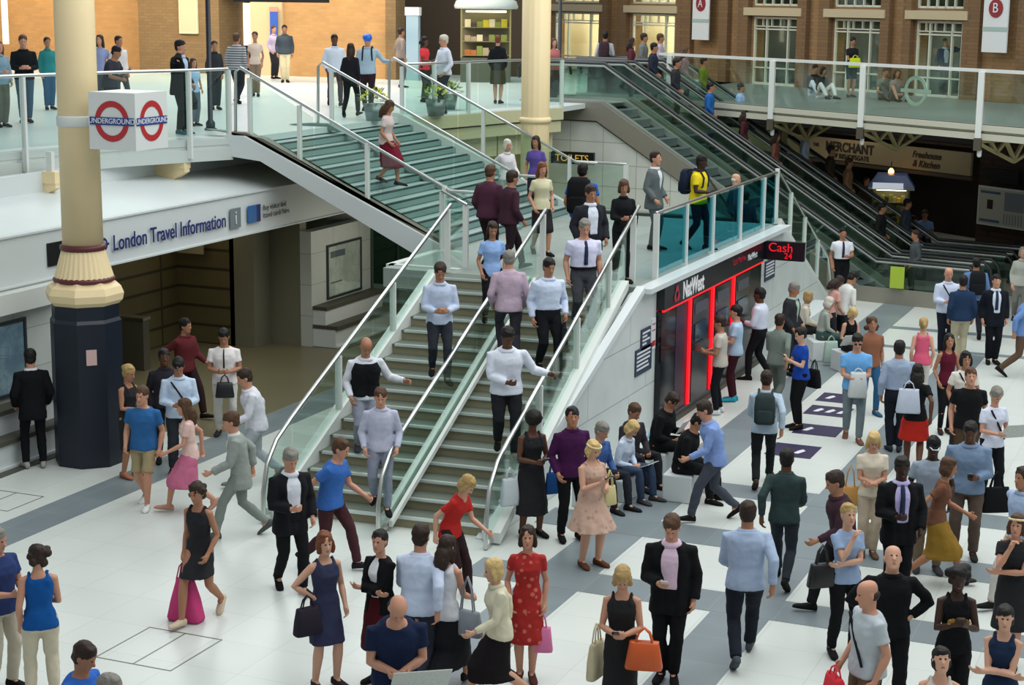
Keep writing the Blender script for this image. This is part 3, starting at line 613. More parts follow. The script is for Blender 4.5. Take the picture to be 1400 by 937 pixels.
for i, (a, b_) in enumerate(wins):
    fr = MB(); w = b_-a
    def bar(s0, s1, z0, z1, o=.02): fr.prism([wp(s0,z0,o), wp(s1,z0,o), wp(s1,z0,o-.08), wp(s0,z0,o-.08)], (0,0,z1-z0))
    for s in (a, a+.22*w, b_-.3*w, b_-.06): bar(s, s+.05, MZ, 6.3)
    for k in range(1, 5): bar(a+k*w/5, a+k*w/5+.025, 6.02, 6.3)
    bar(a, b_, 5.93, 5.97); bar(a, b_, 6.02, 6.05); bar(a, b_, 6.26, 6.32); bar(a, b_, MZ+.5, MZ+.54); bar(a, b_, MZ, MZ+.07)
    for k in range(0, 6): bar(a+k*(w-.04)/5, a+k*(w-.04)/5+.04, 6.66, 9)
    bar(a, b_, 6.66, 6.72); bar(a, b_, 7.0, 7.03); bar(a, b_, 7.4, 7.43); bar(a, b_, 8, 8.03)
    fr2 = fr.build('window_%d' % (i+1), paleframe); fr2['kind'] = 'structure'
    gl = MB(); gl.prism([wp(a,MZ,-.03), wp(b_,MZ,-.03), wp(b_,MZ,-.04), wp(a,MZ,-.04)], (0,0,4)); g_ = gl.build('pane', glassc, fr2)
    ln = MB(); ln.prism([wp(a-.3,6.36,.22), wp(b_+.3,6.36,.22), wp(b_+.3,6.36,-.1), wp(a-.3,6.36,-.1)], (0,0,.24)); struct('trim_%d' % (11+i), ln, plain('lintel_stone', '#b7a888', .6))
    # room behind
    rm = MB(); rm.prism([wp(a-.2,MZ,-3), wp(b_+.2,MZ,-3), wp(b_+.2,MZ,-3.1), wp(a-.2,MZ,-3.1)], (0,0,4.5)); rm.prism([wp(a-.2,MZ,-.4), wp(a-.2,MZ,-3), wp(a-.25,MZ,-3), wp(a-.25,MZ,-.4)], (0,0,4.5)); rm.prism([wp(b_+.2,MZ,-.4), wp(b_+.2,MZ,-3), wp(b_+.25,MZ,-3), wp(b_+.25,MZ,-.4)], (0,0,4.5))
    rm.prism([wp(a-.2,MZ-.05,0), wp(b_+.2,MZ-.05,0), wp(b_+.2,MZ-.05,-3), wp(a-.2,MZ-.05,-3)], (0,0,.05))
    struct('wall_shop_%d' % (i+1), rm, plain('shop_inside_%d' % (i > 2), ['#3c4240','#e8d8b8'][i > 2], .7))
    if i > 2:
        lt = MB().prism([wp(a+.3,MZ+.6,-2.6), wp(a+.3+w*.55,MZ+.6,-2.6), wp(a+.3+w*.55,MZ+.6,-2.65), wp(a+.3,MZ+.6,-2.65)], (0,0,1.7)); tag(lt.build('lightbox', emis('lightbox', '#fff6e6', 12.0)), 'glowing white shop lightbox behind the '+('window beside the plain pillar' if i == 4 else 'wide window next to banner A'), 'lightbox')
        tag(MB().prism([wp(a+w*.7,MZ,-1.6), wp(a+w*.85,MZ,-1.6), wp(a+w*.85,MZ,-1.9), wp(a+w*.7,MZ,-1.9)], (0,0,1.5)).build('display_rack', plain('rack_beige','#8c7c66',.6)), 'beige display rack behind the shop window '+('beside the plain pillar' if i == 4 else 'next to banner A'), 'rack')
    else:
        c = thing('ceiling_lamp', 'warm ceiling lamp seen through the shop window, '+['in the doorway with the suited man','behind the crouching diner','left of the three lamps'][i], 'lamp', wp(a+w*.4,6.05,-1.2)); MB().lathe([(.03,.0),(.28,.0),(.24,.08),(.03,.1)], n=16).build('shade', emis('warm_lamp', '#ffe0a0', 5), c, True); MB().box((-.01,-.01,.1),(.01,.01,.9)).build('cord', blackm, c)
# banners
for s0, ch, l in ((9.7,'A','white hanging banner with a red disc and letter A on the brick wall'),(-2.75,'B','white hanging banner with a red disc and letter B at the top right')):
    zb = 5.55; t = thing('banner', l, 'banner', wp(s0, zb, .35), math.atan2(-WD.y,-WD.x))
    # local x runs to the right of the picture
    MB().box((-.85,-.02,0),(0,.02,2.4)).build('cloth', plain('banner_cloth', '#d4d8d8', .6), t)
    MB().box((-.95,-.03,2.4),(.1,.03,2.46)).build('pole', blackm, t)
    d_ = MB(); d_.lathe([(.001,0),(.24,0),(.24,.012),(.001,.012)], n=24); o = d_.build('red_disc', plain('disc_red', '#8a1f26', .5), t); o.rotation_euler[0] = PI/2; o.location = (-.42,-.03,1.14)
    text('letter', ch, inkw, (-.42,-.055,1.14), (1,0,0), (0,0,1), .36, t, 'CENTER'); MB().box((-.85,-.03,.55),(0,-.021,.66)).build('green_band', plain('pale_green','#9fb3ab',.6), t)
# under the balcony
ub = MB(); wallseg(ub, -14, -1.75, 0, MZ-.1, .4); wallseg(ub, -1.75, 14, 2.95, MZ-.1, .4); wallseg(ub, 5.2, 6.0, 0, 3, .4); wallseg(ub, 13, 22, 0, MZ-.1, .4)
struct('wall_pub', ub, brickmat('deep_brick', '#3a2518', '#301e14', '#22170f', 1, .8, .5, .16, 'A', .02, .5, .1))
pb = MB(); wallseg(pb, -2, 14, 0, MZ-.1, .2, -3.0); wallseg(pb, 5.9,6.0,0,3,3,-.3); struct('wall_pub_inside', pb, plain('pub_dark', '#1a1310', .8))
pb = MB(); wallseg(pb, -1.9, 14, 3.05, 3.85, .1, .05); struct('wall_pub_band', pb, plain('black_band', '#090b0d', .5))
t = thing('pub_sign', 'long dull beige sign board reading THE MERCHANT OF BISHOPSGATE Freehouse and Kitchen', 'sign', wp(0,2.22,.12), math.atan2(-WD.y,-WD.x))
MB().box((-9.5,-.06,0),(1.6,.02,.62)).build('board', plain('dull_beige', '#8d8262', .6, noise=.06), t); MB().box((-9.5,-.1,-.12),(1.7,.04,-.03)).build('ledge', plain('dull_brown','#3b3022',.6), t)
inkd = plain('dark_ink', '#17130f', .6)
for s_, x, z, sz in (('THE',-4.6,.38,.14),('MERCHANT',-3.15,.38,.38),('OF BISHOPSGATE',-3.1,.12,.2),('Freehouse',-.05,.42,.26),('& Kitchen',-.05,.17,.26)):
    text('lettering', s_, inkd, (x,-.075,z), (1,0,0), (0,0,1), sz, t, 'CENTER', shear=.3 if s_[0] in 'F&' else 0, bold=.012 if s_[0] == 'M' else .004)
t = thing('timetable_board', 'framed white notice board with grey panels on the dark brick wall at right', 'notice board', wp(-1.85,.95,.06), math.atan2(-WD.y,-WD.x))
MB().box((0,-.04,0),(1.75,.0,1.05)).build('frame', whitem, t); MB().box((.05,-.05,.05),(1.7,-.04,1.0)).build('sheet', plain('sheet_white','#b9bcae',.5), t)
MB().box((.1,-.055,.86),(.8,-.05,.93)).build('blue_bar', plain('dull_blue','#4f6480',.5), t); MB().box((.1,-.055,.1),(.8,-.05,.17)).build('blue_bar', plain('dull_blue','#4f6480',.5), t); MB().box((.95,-.055,.45),(1.62,-.05,.95)).build('grey_panel', plain('panel_grey','#7f878c',.5), t); MB().box((.35,-.055,.45),(.55,-.05,.7)).build('picture', inkd, t)
q = MB(); [q.box((.95+i*.1,-.055,.1),(.98+i*.1,-.05,.38)) for i in range(7)]; q.build('printed_lines', plain('panel_grey','#7f878c',.5), t)
t = thing('arrivals_screen', 'small black screen high on the dark brick wall at right', 'screen', wp(-2.1,2.15,.1), math.atan2(-WD.y,-WD.x)); MB().box((0,-.1,0),(1.2,0,.34)).build('screen_panel', blackm, t)
# market stalls
def stall(name, label, loc, w, h, roofm, rz=0, dome=False, lit=1.0):
    t = thing(name, label, 'kiosk', loc, rz); r = random.Random(int(h*100))
    MB().box((-w/2,-.4,0),(w/2,.4,.75)).build('counter', plain('kiosk_base','#4d5347',.6), t)
    for x in (-w/2,w/2-.05):
        for y in (-.4,.35): MB().box((x,y,.75),(x+.05,y+.05,h*.84)).build('post', plain('kiosk_post','#8f875a',.5,.3), t)
    MB().box((-w/2,.3,.75),(w/2,.36,h*.84)).build('back_panel', plain('kiosk_back','#6f6a50',.6), t)
    for k in range(3):
        z = .8+k*(h*.84-.95)/3; s_ = MB().box((-w/2+.05,-.25+.1*k,z),(w/2-.05,.3,z+.02)).build('shelf', plain('kiosk_post','#8f875a',.5,.3), t)
        cols = ('#c8b820','#a9987a','#4a3530','#d8cfa8','#7d8a3a','#3a3a42','#b06a30')
        for i in range(7):
            x = -w/2+.12+i*(w-.24)/7; c_ = cols[r.randrange(7)]
            gd = MB().box((x,-.2+.1*k,z+.02),(x+(w-.3)/7,.0+.1*k,z+.12+.18*r.random())).build('goods_pack', plain('pack_'+c_[1:], c_, .5), None)
            gd.location = loc; gd.rotation_euler[2] = rz; tag(gd, 'small packet in the %s row of shelves in the %s'%(['lowest','middle','top'][k], 'round roofed kiosk' if dome else 'blue roofed kiosk'), 'packet', 'packets on the kiosk shelves')
    if dome:
        MB().lathe([(w*.62,h*.84),(w*.64,h*.87),(w*.60,h*.93),(w*.4,h*.985),(.05,h)], n=28, sc_=(1,.75)).build('roof', roofm, t, True)
    else:
        MB().prism([(-w*.62,-.55,h*.86),(w*.62,-.55,h*.86),(w*.4,-.2,h),(-w*.4,-.2,h)], (0,.8,0)).build('roof', roofm, t); MB().box((-w*.5,-.58,h*.84),(w*.32,-.56,h*.92)).build('name_panel', emis('panel_glow','#d0d8e0',.7), t); MB().box((-w*.62,-.56,h*.83),(w*.62,.3,h*.86)).build('roof_edge', whitem, t)
    MB().box((-w*.4,-.1,h*.80),(w*.4,0,h*.82)).build('lamp_tube', emis('kiosk_lamp','#fff0c0',6*lit), t)
    return t
stall('round_kiosk', 'kiosk with white domed roof and crowded shelves on the upper level', at(664,112,MZ), 1.55, 2.65, plain('dome_white','#c4cdc8',.4), PI*23/180, True)
stall('blue_kiosk', 'small lit kiosk with blue roof below the pub sign', (-9.3,48.6,0), 1.0, 2.15, plain('roof_blue','#24508f',.4), math.radians(10), False, 2.2)
t = thing('pub_candle', 'tiny glowing lamp above the blue roofed kiosk', 'lamp', (-9.45,49.2,2.05)); MB().lathe([(.02,0),(.07,.03),(.08,.15),(.03,.22)], n=12).build('globe', emis('candle','#ffb060',9), t, True); MB().box((-.01,-.01,.2),(.01,.01,.4)).build('hanger', blackm, t)
# left part of the upper level: lit brick walls
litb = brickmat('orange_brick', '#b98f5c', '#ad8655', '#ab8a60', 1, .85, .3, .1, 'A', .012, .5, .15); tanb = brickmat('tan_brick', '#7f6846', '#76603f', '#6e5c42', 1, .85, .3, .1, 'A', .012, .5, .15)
def xat(px, y, py=60):      # x of the vertical plane y=const under a picture column
    d = ray(px, py); return d[0]*y/d[1]
YB = 50.0
struct('wall_back_left', MB().box((xat(-60,YB+1.2),YB+1.2,MZ),(xat(200,YB+1.2),YB+1.6,10)).box((xat(385,YB),YB,MZ),(xat(532,YB),YB+.4,10)), litb)
struct('wall_back_tan', MB().box((xat(190,YB),YB,MZ),(xat(300,YB),YB+1.6,10)).box((xat(532,YB),YB-.25,MZ),(xat(546,YB),YB+.4,10)).box((xat(300,YB+.1),YB+.1,6.75),(xat(345,YB+.1),YB+.5,10)), tanb)
struct('wall_back_cream', MB().box((xat(345,YB),YB-.1,MZ),(xat(388,YB),YB+.4,10)), plain('cream_plaster', '#c9b48f', .6))
struct('wall_arch', MB().box((xat(545,YB+4),YB+4,MZ),(xat(738,YB+4),YB+4.2,10)).box((xat(300,YB+2.5),YB+2.5,MZ),(xat(350,YB+2.5),YB+2.6,10)), plain('arch_dark', '#3a2f22', .8))
struct('wall_far_left', MB().box((-60,12,MZ),(-59.8,62,10)), tanb)
tag(MB().box((xat(318,YB+1.5),YB+1.5,MZ+.9),(xat(342,YB+1.5),YB+1.6,MZ+2.3)).build('shop_window_light', emis('shop_light','#ffe9c8',2.2)), 'bright lit shop window between the brick pier and the cream pillar', 'lit window')
tag(MB().box((xat(4,YB),YB,MZ+.8),(xat(10,YB),YB+.1,MZ+3)).build('strip_light', emis('shop_light','#ffe9c8',2.2)), 'tall bright strip of light at the far left of the upper level', 'lit window')
t = thing('wall_poster', 'tall pale framed poster on the tan brick pier', 'poster', (xat(249,YB),YB-.06,5.6)); MB().box((0,0,0),(.62,.04,2)).build('sheet', plain('poster_pale','#b5b79a',.6), t); MB().box((-.05,-.02,-.06),(.67,.05,0)).box((-.05,-.02,0),(0,.05,2)).box((.62,-.02,0),(.67,.05,2)).build('frame', plain('frame_cream','#cbc6a4',.5), t)
t = thing('hanging_flag', 'blue hanging flag with a pink top on the cream pillar', 'flag', (xat(375,YB),YB-.25,5.45)); MB().box((0,0,0),(.28,.02,.85)).build('cloth', plain('flag_blue','#2a55b0',.6), t); MB().box((-.02,-.01,.85),(.3,.03,1.0)).build('top', plain('flag_pink','#e08878',.6), t)
t = thing('info_pillar', 'slim pale blue illuminated panel in the dark archway', 'panel', (xat(561,YB),YB-.3,MZ)); MB().box((0,0,0),(.42,.15,2.0)).build('panel', plain('panel_blue','#8ba6b8',.4), t); MB().box((-.03,-.02,2.0),(.45,.17,2.25)).build('cap', whitem, t)
t = thing('roof_canopy', 'dark green shop canopy edge hanging at the top of the picture', 'canopy', (xat(320,YB-4),YB-4,6.62)); MB().box((0,0,0),(3.0,.5,.1)).build('dark_edge', blackm, t); MB().box((0,0,.1),(4.6,.5,.5)).build('green_body', plain('canopy_green','#7d8a6a',.5), t)
t = thing('roof_canopy', 'dark shop canopy edge above the upper floor at the top left corner', 'canopy', (xat(-30,YB-4),YB-4,6.78)); MB().box((0,0,0),(4.7,.5,.4)).build('dark_edge', blackm, t)
t = thing('strip_lamp', 'long horizontal lamp bar near the lit brick wall', 'lamp', (xat(465,YB-2),YB-2,6.75)); MB().box((0,0,0),(1.4,.08,.08)).build('bar', plain('bar_grey','#8a877c',.5), t); MB().slab((.85,.04,.08),(.6,.04,1.0),.03,.03).build('stay', blackm, t)
for px, py, l in ((288,178,'slim navy lamp post standing behind the near glass rail'),(764,134,'slim navy lamp post behind the plain pillar')):
    p = at(px, py, MZ); t = thing('lamp_post', l, 'lamp post', p); MB().lathe([(.09,0),(.09,.15),(.05,.2),(.045,5)], n=14).build('pole', navy, t, True); MB().lathe([(.12,0),(.12,.04),(.02,.05)], n=14).build('base', navy, t)
# flower tubs
leafm = plain('leaf_green', '#4a6a2a', .7, noise=.3, scale=30)
def tub(px, py, fl, label, s=1.0):
    p = at(px, py, MZ); t = thing('flower_tub', label, 'flower tub', p); s = s*.8; MB().lathe([(.22*s,0),(.3*s,.45*s),(.27*s,.45*s)], n=16).build('tub', plain('tub_steel','#7f8c8a',.35,.6), t, True)
    r = random.Random(px); lv = MB()
    for i in range(90):
        a = r.random()*2*PI; b_ = r.random()*1.2; d = Vector((math.cos(a)*math.cos(b_), math.sin(a)*math.cos(b_), math.sin(b_))); c = Vector((0,0,.45*s))+d*(.15+.25*r.random())*s; u = d.cross(Vector((0,0,1))).normalized()*.05*s
        lv.add([c-u, c+d*.08*s, c+u, c+d*.2*s+Vector((0,0,-.03))], [(0,1,3),(1,2,3)])
    lv.build('leaves', leafm, t, kind='stuff')
    fb = MB()
    for i in range(40):
        a = r.random()*2*PI; b_ = .3+r.random()*1.1; d = Vector((math.cos(a)*math.cos(b_), math.sin(a)*math.cos(b_), math.sin(b_))); fb.ell(Vector((0,0,.45*s))+d*.38*s, (.035*s,)*3, None, 6, 4)
    fb.build('flowers', plain('flower_'+fl[1:], fl, .6), t, kind='stuff')
tub(512,165,'#e8e040','steel tub of bright yellow flowers at the head of the stairs',1.0)
tub(596,158,'#c8d060','steel tub of green leaves and small yellow flowers behind the far stair rail',1.0)
tub(612,150,'#a8b84a','second leafy tub close to the kiosk rail')
# ================================================================== people
def skinmat():
    m, nt, b = newmat('skin'); b.inputs['Roughness'].default_value = .55; b.inputs['Specular IOR Level'].default_value = .3
    def A(n):
        a = nt.nodes.new('ShaderNodeAttribute'); a.attribute_type = 'OBJECT'; a.attribute_name = n; return a.outputs['Vector']
    tc = nt.nodes.new('ShaderNodeTexCoord').outputs['Object']
    def V(op, a, b_=None, out='Vector'):
        n = nt.nodes.new('ShaderNodeVectorMath'); n.operation = op
        nt.links.new(a, n.inputs[0])
        if b_ is not None:
            if op == 'SCALE': nt.links.new(b_, n.inputs[3])
            elif hasattr(b_, 'default_value') or hasattr(b_, 'links'): nt.links.new(b_, n.inputs[1])
        return n.outputs[out]
    def Mt(op, a, b_):
        n = nt.nodes.new('ShaderNodeMath'); n.operation = op; nt.links.new(a, n.inputs[0])
        if isinstance(b_, float): n.inputs[1].default_value = b_
        else: nt.links.new(b_, n.inputs[1])
        return n.outputs[0]
    R = A('face_right'); cur = None
    cn = nt.nodes.new('ShaderNodeMix'); cn.data_type = 'RGBA'; nz = nt.nodes.new('ShaderNodeTexNoise'); nz.inputs['Scale'].default_value = 9
    nt.links.new(tc, nz.inputs['Vector']); base = A('skin_tone'); cur = base
    for pt, half, rad, col in (('face_eye_a', .008, .0085, (.03,.022,.018,1)), ('face_eye_b', .008, .0085, (.03,.022,.018,1)), ('face_brow_a', .014, .0045, 0), ('face_brow_b', .014, .0045, 0), ('face_mouth', .018, .0065, (.33,.10,.09,1))):
        d = V('SUBTRACT', tc, A(pt)); t = V('DOT_PRODUCT', d, R, 'Value')
        t = Mt('MAXIMUM', Mt('MINIMUM', t, half), -half); e = V('SUBTRACT', d, V('SCALE', R, t)); l = V('LENGTH', e, None, 'Value')
        k = Mt('LESS_THAN', l, rad*1.05); mx = nt.nodes.new('ShaderNodeMix'); mx.data_type = 'RGBA'
        nt.links.new(k, mx.inputs[0]); nt.links.new(cur, mx.inputs[6])
        if col: mx.inputs[7].default_value = col
        else: nt.links.new(A('brow_tone'), mx.inputs[7])
        cur = mx.outputs[2]
    nt.links.new(cur, b.inputs['Base Color'])
    return m
SKIN = skinmat()
TONES = {'p': '#c08d74', 'l': '#c99b82', 'm': '#a5755a', 'b': '#5a3a2a', 'd': '#3a261d'}
HAIRC = {'k': '#14110f', 'b': '#2e2018', 'm': '#4d3523', 'g': '#7d7a72', 'w': '#c4c0b4', 'y': '#a58a58', 'r': '#6e3f26', 'l': '#c4a870'}
def hairmat(c):
    return plain('hair_'+c, HAIRC[c], .6, 0, .35, 60, .4, .3)
def ik(a, t, l1, l2, pole):
    a = Vector(a); t = Vector(t); d = t-a; L = d.length
    if L > (l1+l2)*.985: t = a+d*((l1+l2)*.985/L); d = t-a; L = d.length
    x = (l1*l1-l2*l2+L*L)/(2*L); y = math.sqrt(max(0, l1*l1-x*x)); u = d/L
    p = Vector(pole); p = p-u*p.dot(u)
    if p.length < 1e-4: p = Vector((1,0,0))
    return a+u*x+p.normalized()*y, t
ARM = {'d': ((.05,.03,-.50),(.4,-1,0)), 'r': ((.04,.12,-.46),(.5,-1,0)), 'f': ((.0,.30,-.38),(.3,-1,-.4)), 'b': ((.07,-.22,-.43),(.4,-1,0)),
       'p': ((-.10,.26,-.27),(.7,-.5,-1)), 'P': ((-.09,.27,-.15),(.6,-.4,-1)), 'x': ((-.27,.17,-.27),(1,.2,-.9)), 'c': ((-.12,.20,.02),(.2,.5,-1)),
       'h': ((.0,.02,-.34),(1.3,-.5,0)), 'H': ((.03,.25,-.24),(.3,-.6,-1)), 'R': ((.18,.26,-.22),(.5,-.5,-1)), 'u': ((.0,.08,.10),(1,.3,-.8)),
       'l': ((-.05,.30,-.33),(.6,-.5,-.6)), 'B': ((-.10,-.16,-.36),(1,-.6,0)), 'q': ((-.18,.24,-.30),(.8,-.3,-1)), 'o': ((.12,.40,-.18),(.4,-.4,-1)), 't': ((-.02,.30,-.05),(.6,-.2,-1)), 'w': ((.34,.18,-.22),(.2,-.7,-1))}
def se(v, e):      # superellipse helper
    return math.copysign(abs(v)**e, v)
class Fig: pass
FOLD = bpy.data.textures.new('folds', 'CLOUDS'); FOLD.noise_scale = .11; FOLD.noise_depth = 2
STRAND = bpy.data.textures.new('strands', 'CLOUDS'); STRAND.noise_scale = .045; STRAND.noise_depth = 2
def person(label, pos, hd=0, h=1.75, sex='m', tone='p', hair='sb', hpose=(0,0), arms='dd', stance='st', lean=0, hunch=0, girth=1.0,
           top=('s','#dddddd'), bot=('t','#1a1d22'), under=None, shoe='#141414', extra='', near=None, group=None, seat=.45, vox=1.0):
    """top: (kind, colour[, pattern]) kinds: s long shirt, h short sleeves, v sleeveless, j jacket (under = shirt colour), c cardigan, D dress sleeveless, E dress sleeves. bot: t trousers, k knee skirt, o shorts, n none"""
    s = h/1.75; fem = sex == 'f'; W = (.92 if fem else 1.0)*(.5+.5*girth)*s
    pos = Vector(pos); dist = math.hypot(pos.x, pos.y)
    near = dist < 27.5 if near is None else near
    v1 = (.0105 if near else .016)*vox; v2 = (.014 if near else .021)*vox
    if dist > 38: v1, v2 = .022*vox, .026*vox
    root = thing('person', label, 'person', pos, math.radians(-157+hd), group)
    r = random.Random(hash((round(pos.x*10), round(pos.y*10))) & 0xffff)
    # --- skeleton
    sit = stance in ('sit','flo'); pel = Vector((0,0,.94*s)); kneepole = (0,1,.1)
    LH, SH = .43*s, .42*s; ank = .075*s; yaw = .0
    if stance == 'st': feet = [(-.115*s,.03*s,ank),(.115*s,-.02*s,ank)]; fp = [0,0]
    elif stance == 'sw': feet = [(-.17*s,.05*s,ank),(.15*s,-.04*s,ank)]; fp = [0,0]
    elif stance == 'cl': feet = [(-.06*s,.03*s,ank),(.07*s,0,ank)]; fp = [0,0]
    elif stance == 'wa': feet = [(-.08*s,.32*s,ank+.02),(.08*s,-.34*s,ank+.09)]; fp = [.15,-.6]; pel.z = .89*s
    elif stance == 'wb': feet = [(-.08*s,-.33*s,ank+.09),(.08*s,.31*s,ank+.02)]; fp = [-.6,.15]; pel.z = .89*s
    elif stance == 'ws': feet = [(-.08*s,.16*s,ank),(.08*s,-.2*s,ank+.05)]; fp = [0,-.4]; pel.z = .915*s
    elif stance == 'dn': feet = [(-.08*s,.33*s,ank-.15),(.09*s,-.02*s,ank+.03)]; fp = [-.1,-.2]; pel.z = .84*s; pel.y = .08
    elif stance == 'up': feet = [(-.08*s,.30*s,ank+.15),(.09*s,-.06*s,ank)]; fp = [0,-.3]; pel.z = .93*s; pel.y = .06
    elif stance == 'sit': pel = Vector((0,0,seat+.09)); feet = [(-.13*s,.50*s,ank),(.12*s,.44*s,ank)]; fp = [0,0]
    else: pel = Vector((0,0,.11)); feet = [(-.12*s,.55*s,ank),(.14*s,.50*s,ank)]; fp = [0,0]; kneepole = (0,.3,1)
    feet = [Vector(f) for f in feet]
    hipw = .088*W
    if stance == 'sit':
        blk = tag(MB().box((-.24,-.22,0),(.24,.20,seat-.03)).build('block_seat', white), 'low pale block under the '+' '.join(label.replace('seated ','').split()[:11]), 'seat', 'low pale blocks people sit on'); blk.location = pos; blk.rotation_euler[2] = math.radians(-157+hd)
        bv = blk.modifiers.new('edge','BEVEL'); bv.width = .02; bv.segments = 2
    hips = [pel+Vector((-hipw,0,-.02)), pel+Vector((hipw,0,-.02))]
    legs = []
    for i in (0,1):
        kp = Vector(kneepole)+Vector(((-.1,.1)[i]*(3 if sit else 1),0,.9 if stance == 'sit' else 0))
        k, f = ik(hips[i], feet[i], LH, SH, kp); legs.append((hips[i], k, f))
    le, hu = math.radians(lean), math.radians(hunch)
    def spine(t):          # t metres along the back from the pelvis (scaled)
        if t <= 0: return pel+Vector((0,0,t)), 0
        n = 12; p = pel.copy(); a = 0
        for i in range(n):
            tt = t*(i+.5)/n; a = le*min(1, tt/.2)+hu*(tt/.5)**2; p = p+Vector((0, math.sin(a), math.cos(a)))*(t/n)
        return p, a
    def ring(t, hw, hd_, yo=0, N=22, mod=None, e=.85):
        c, a = spine(t*s); Fv = Vector((0, math.cos(a), -math.sin(a))); out = []
        for i in range(N):
            th = 2*PI*i/N; x = se(math.sin(th), e)*hw*W; y = se(math.cos(th), e)*hd_*W*(.6+.4*girth)
            if mod:
                k = mod(th if th < PI else th-2*PI, t); x *= k; y *= k
            out.append(c+Vector((x,0,0))+Fv*(y+yo*s))
        return out
    if fem: TR = [(-.12,.150,.100,0),(-.04,.170,.112,-.008),(.04,.155,.10,0),(.13,.120,.085,0),(.22,.130,.095,.006),(.31,.145,.112,.018),(.38,.142,.098,.008),(.43,.122,.078,-.005),(.475,.076,.060,-.01),(.51,.052,.050,-.005)]
    else: TR = [(-.12,.145,.100,0),(-.04,.160,.112,-.005),(.04,.158,.105,0),(.13,.150,.103,.004),(.22,.158,.108,.004),(.32,.168,.116,.004),(.39,.163,.106,0),(.435,.138,.086,-.005),(.478,.092,.068,-.01),(.515,.062,.058,-.005)]
    def torso(mb, t0, t1, off, mod=None, extra_=None, e=.85):
        rs = []
        for (t, hw, hd_, yo) in TR:
            if t0-1e-6 <= t <= t1+1e-6: rs.append(ring(t, hw+off, hd_+off, yo, mod=mod, e=e))
        if extra_:
            for (t, hw, hd_, yo) in extra_: rs.append(ring(t, hw+off, hd_+off, yo, mod=mod, e=e))
        mb.rings(rs)
    # shoulders and arms
    cs, ca = spine(.418*s); sw = (.148 if fem else .172)*W; UA, FA = .285*s, .25*s
    Fc = Vector((0, math.cos(ca), -math.sin(ca))); Uc = Vector((0, math.sin(ca), math.cos(ca)))
    A = []
    for i, k in enumerate(arms):
        sg = (-1, 1)[i]; S = cs+Vector((sg*sw,0,0)); o, p = ARM[k]; f = .45
        if k in 'dbrf': T = S+Vector((sg*o[0], o[1], o[2]))*s; 
        else: T = S+(Vector((sg*o[0],0,0))+Fc*o[1]+Uc*o[2])*s
        e_, w = ik(S, T, UA, FA, Vector((sg*p[0], p[1], p[2]))); A.append((S, e_, w, k, sg))
    # head
    nk, na = spine(.50*s); hp, hy = math.radians(hpose[0]), math.radians(hpose[1])   # pitch (down +), yaw (towards the right +)
    na2 = na*.6
    hc = nk+Vector((0, math.sin(na2)*.15, math.cos(na2)*.15))*s+Vector((0,.015,0))*s
    pt = hp+na*.55
    MH = Matrix.Rotation(-hy, 3, 'Z') @ Matrix.Rotation(-pt, 3, 'X')
    hs_ = s*(.96 if fem else 1.0)*1.03
    def H(x, y, z): return hc+MH @ Vector((x*hs_, y*hs_, z*hs_))
    # --- body
    bd = MB(); shr = -.012
    torso(bd, -.2, .6, shr if top[0] in 'shjcE' else -.004)
    bd.tube([nk-Vector((0,0,.06*s)), nk+Vector((0,.0,.03*s)), H(0,-.015,-.05)], [(.052 if fem else .062)*s]*3, 12)
    HR = [(-.118,.012,.018,.062),(-.110,.034,.034,.052),(-.090,.050,.052,.036),(-.055,.061,.074,.018),(-.015,.068,.088,.006),(.025,.0735,.094,.0),(.06,.072,.092,-.004),(.088,.060,.078,-.006),(.105,.040,.055,-.006),(.113,.018,.026,-.006)]
    bd.rings([[H(se(math.sin(2*PI*i/18),.95)*hw, se(math.cos(2*PI*i/18),.95)*hd_+yo, z) for i in range(18)] for z, hw, hd_, yo in HR])
    bd.tube([H(0,.085,.018), H(0,.098,-.004), H(0,.110,-.026)], [.009*s,.011*s,.016*s], 8)
    for sg in (-1,1): bd.ell(H(sg*.074,-.004,-.01), (.012*s,.02*s,.032*s), MH)
    bd.ell(H(0,.085,-.062), (.024*s,.014*s,.013*s), MH); bd.ell(H(0,.078,-.1), (.02*s,.018*s,.016*s), MH)
    for S, e_, w, k, sg in A:
        m_ = .88 if fem else 1.0
        bd.tube([S-Vector((sg*.03,0,0)), S+Vector((sg*.005,0,-.01)), S.lerp(e_,.35), S.lerp(e_,.7), e_, e_.lerp(w,.3), e_.lerp(w,.7), w], [q*s*m_*(.5+.5*girth) for q in ((.045,.052,.047,.042,.038,.041,.032,.026) if top[0] in 'vD' else (.03,.036,.040,.040,.038,.041,.032,.026))], 12)
    for i, (hj, kj, fj) in enumerate(legs):
        g_ = (.5+.5*girth)
        bd.tube([hj, hj.lerp(kj,.4), hj.lerp(kj,.8), kj, kj.lerp(fj,.3), kj.lerp(fj,.65), fj-(fj-kj)*.02], [q*s*g_ for q in (.083,.074,.058,.052,.056,.044,.035)], 12)
        bd.tube([fj-Vector((0,.02,.01)), fj+Vector((0,.05,-.025))*s], [.036*s,.032*s], 8)
    # hands: palm, four unequal fingers and a thumb
    hands = []
    for S, e_, w, k, sg in A:
        d = (w-e_).normalized()
        if k in 'pPqlt': d = (d+Vector((-sg*.25,.35,.1))).normalized()
        if k == 'c': d = (d*.4+Vector((-sg*.3,0,1))).normalized()
        L = Vector((0,.7,.7)) if k not in 'dbrf' else Vector((0,1,.1)); L = (L-d*L.dot(d)).normalized(); N = d.cross(L)
        if N.dot(Vector((-sg,-.2,-.25))) < 0: N = -N
        curl = {'d': .55,'r': .6,'f': .6,'b': .6,'h': .5,'B': .6,'x': .45}.get(k, .95); fr = .0088*s if near else .010*s
        bd.tube([w-d*.02, w+d*.03*s, w+d*.075*s], [.026*s,.030*s,.028*s], 10); kn = w+d*.085*s
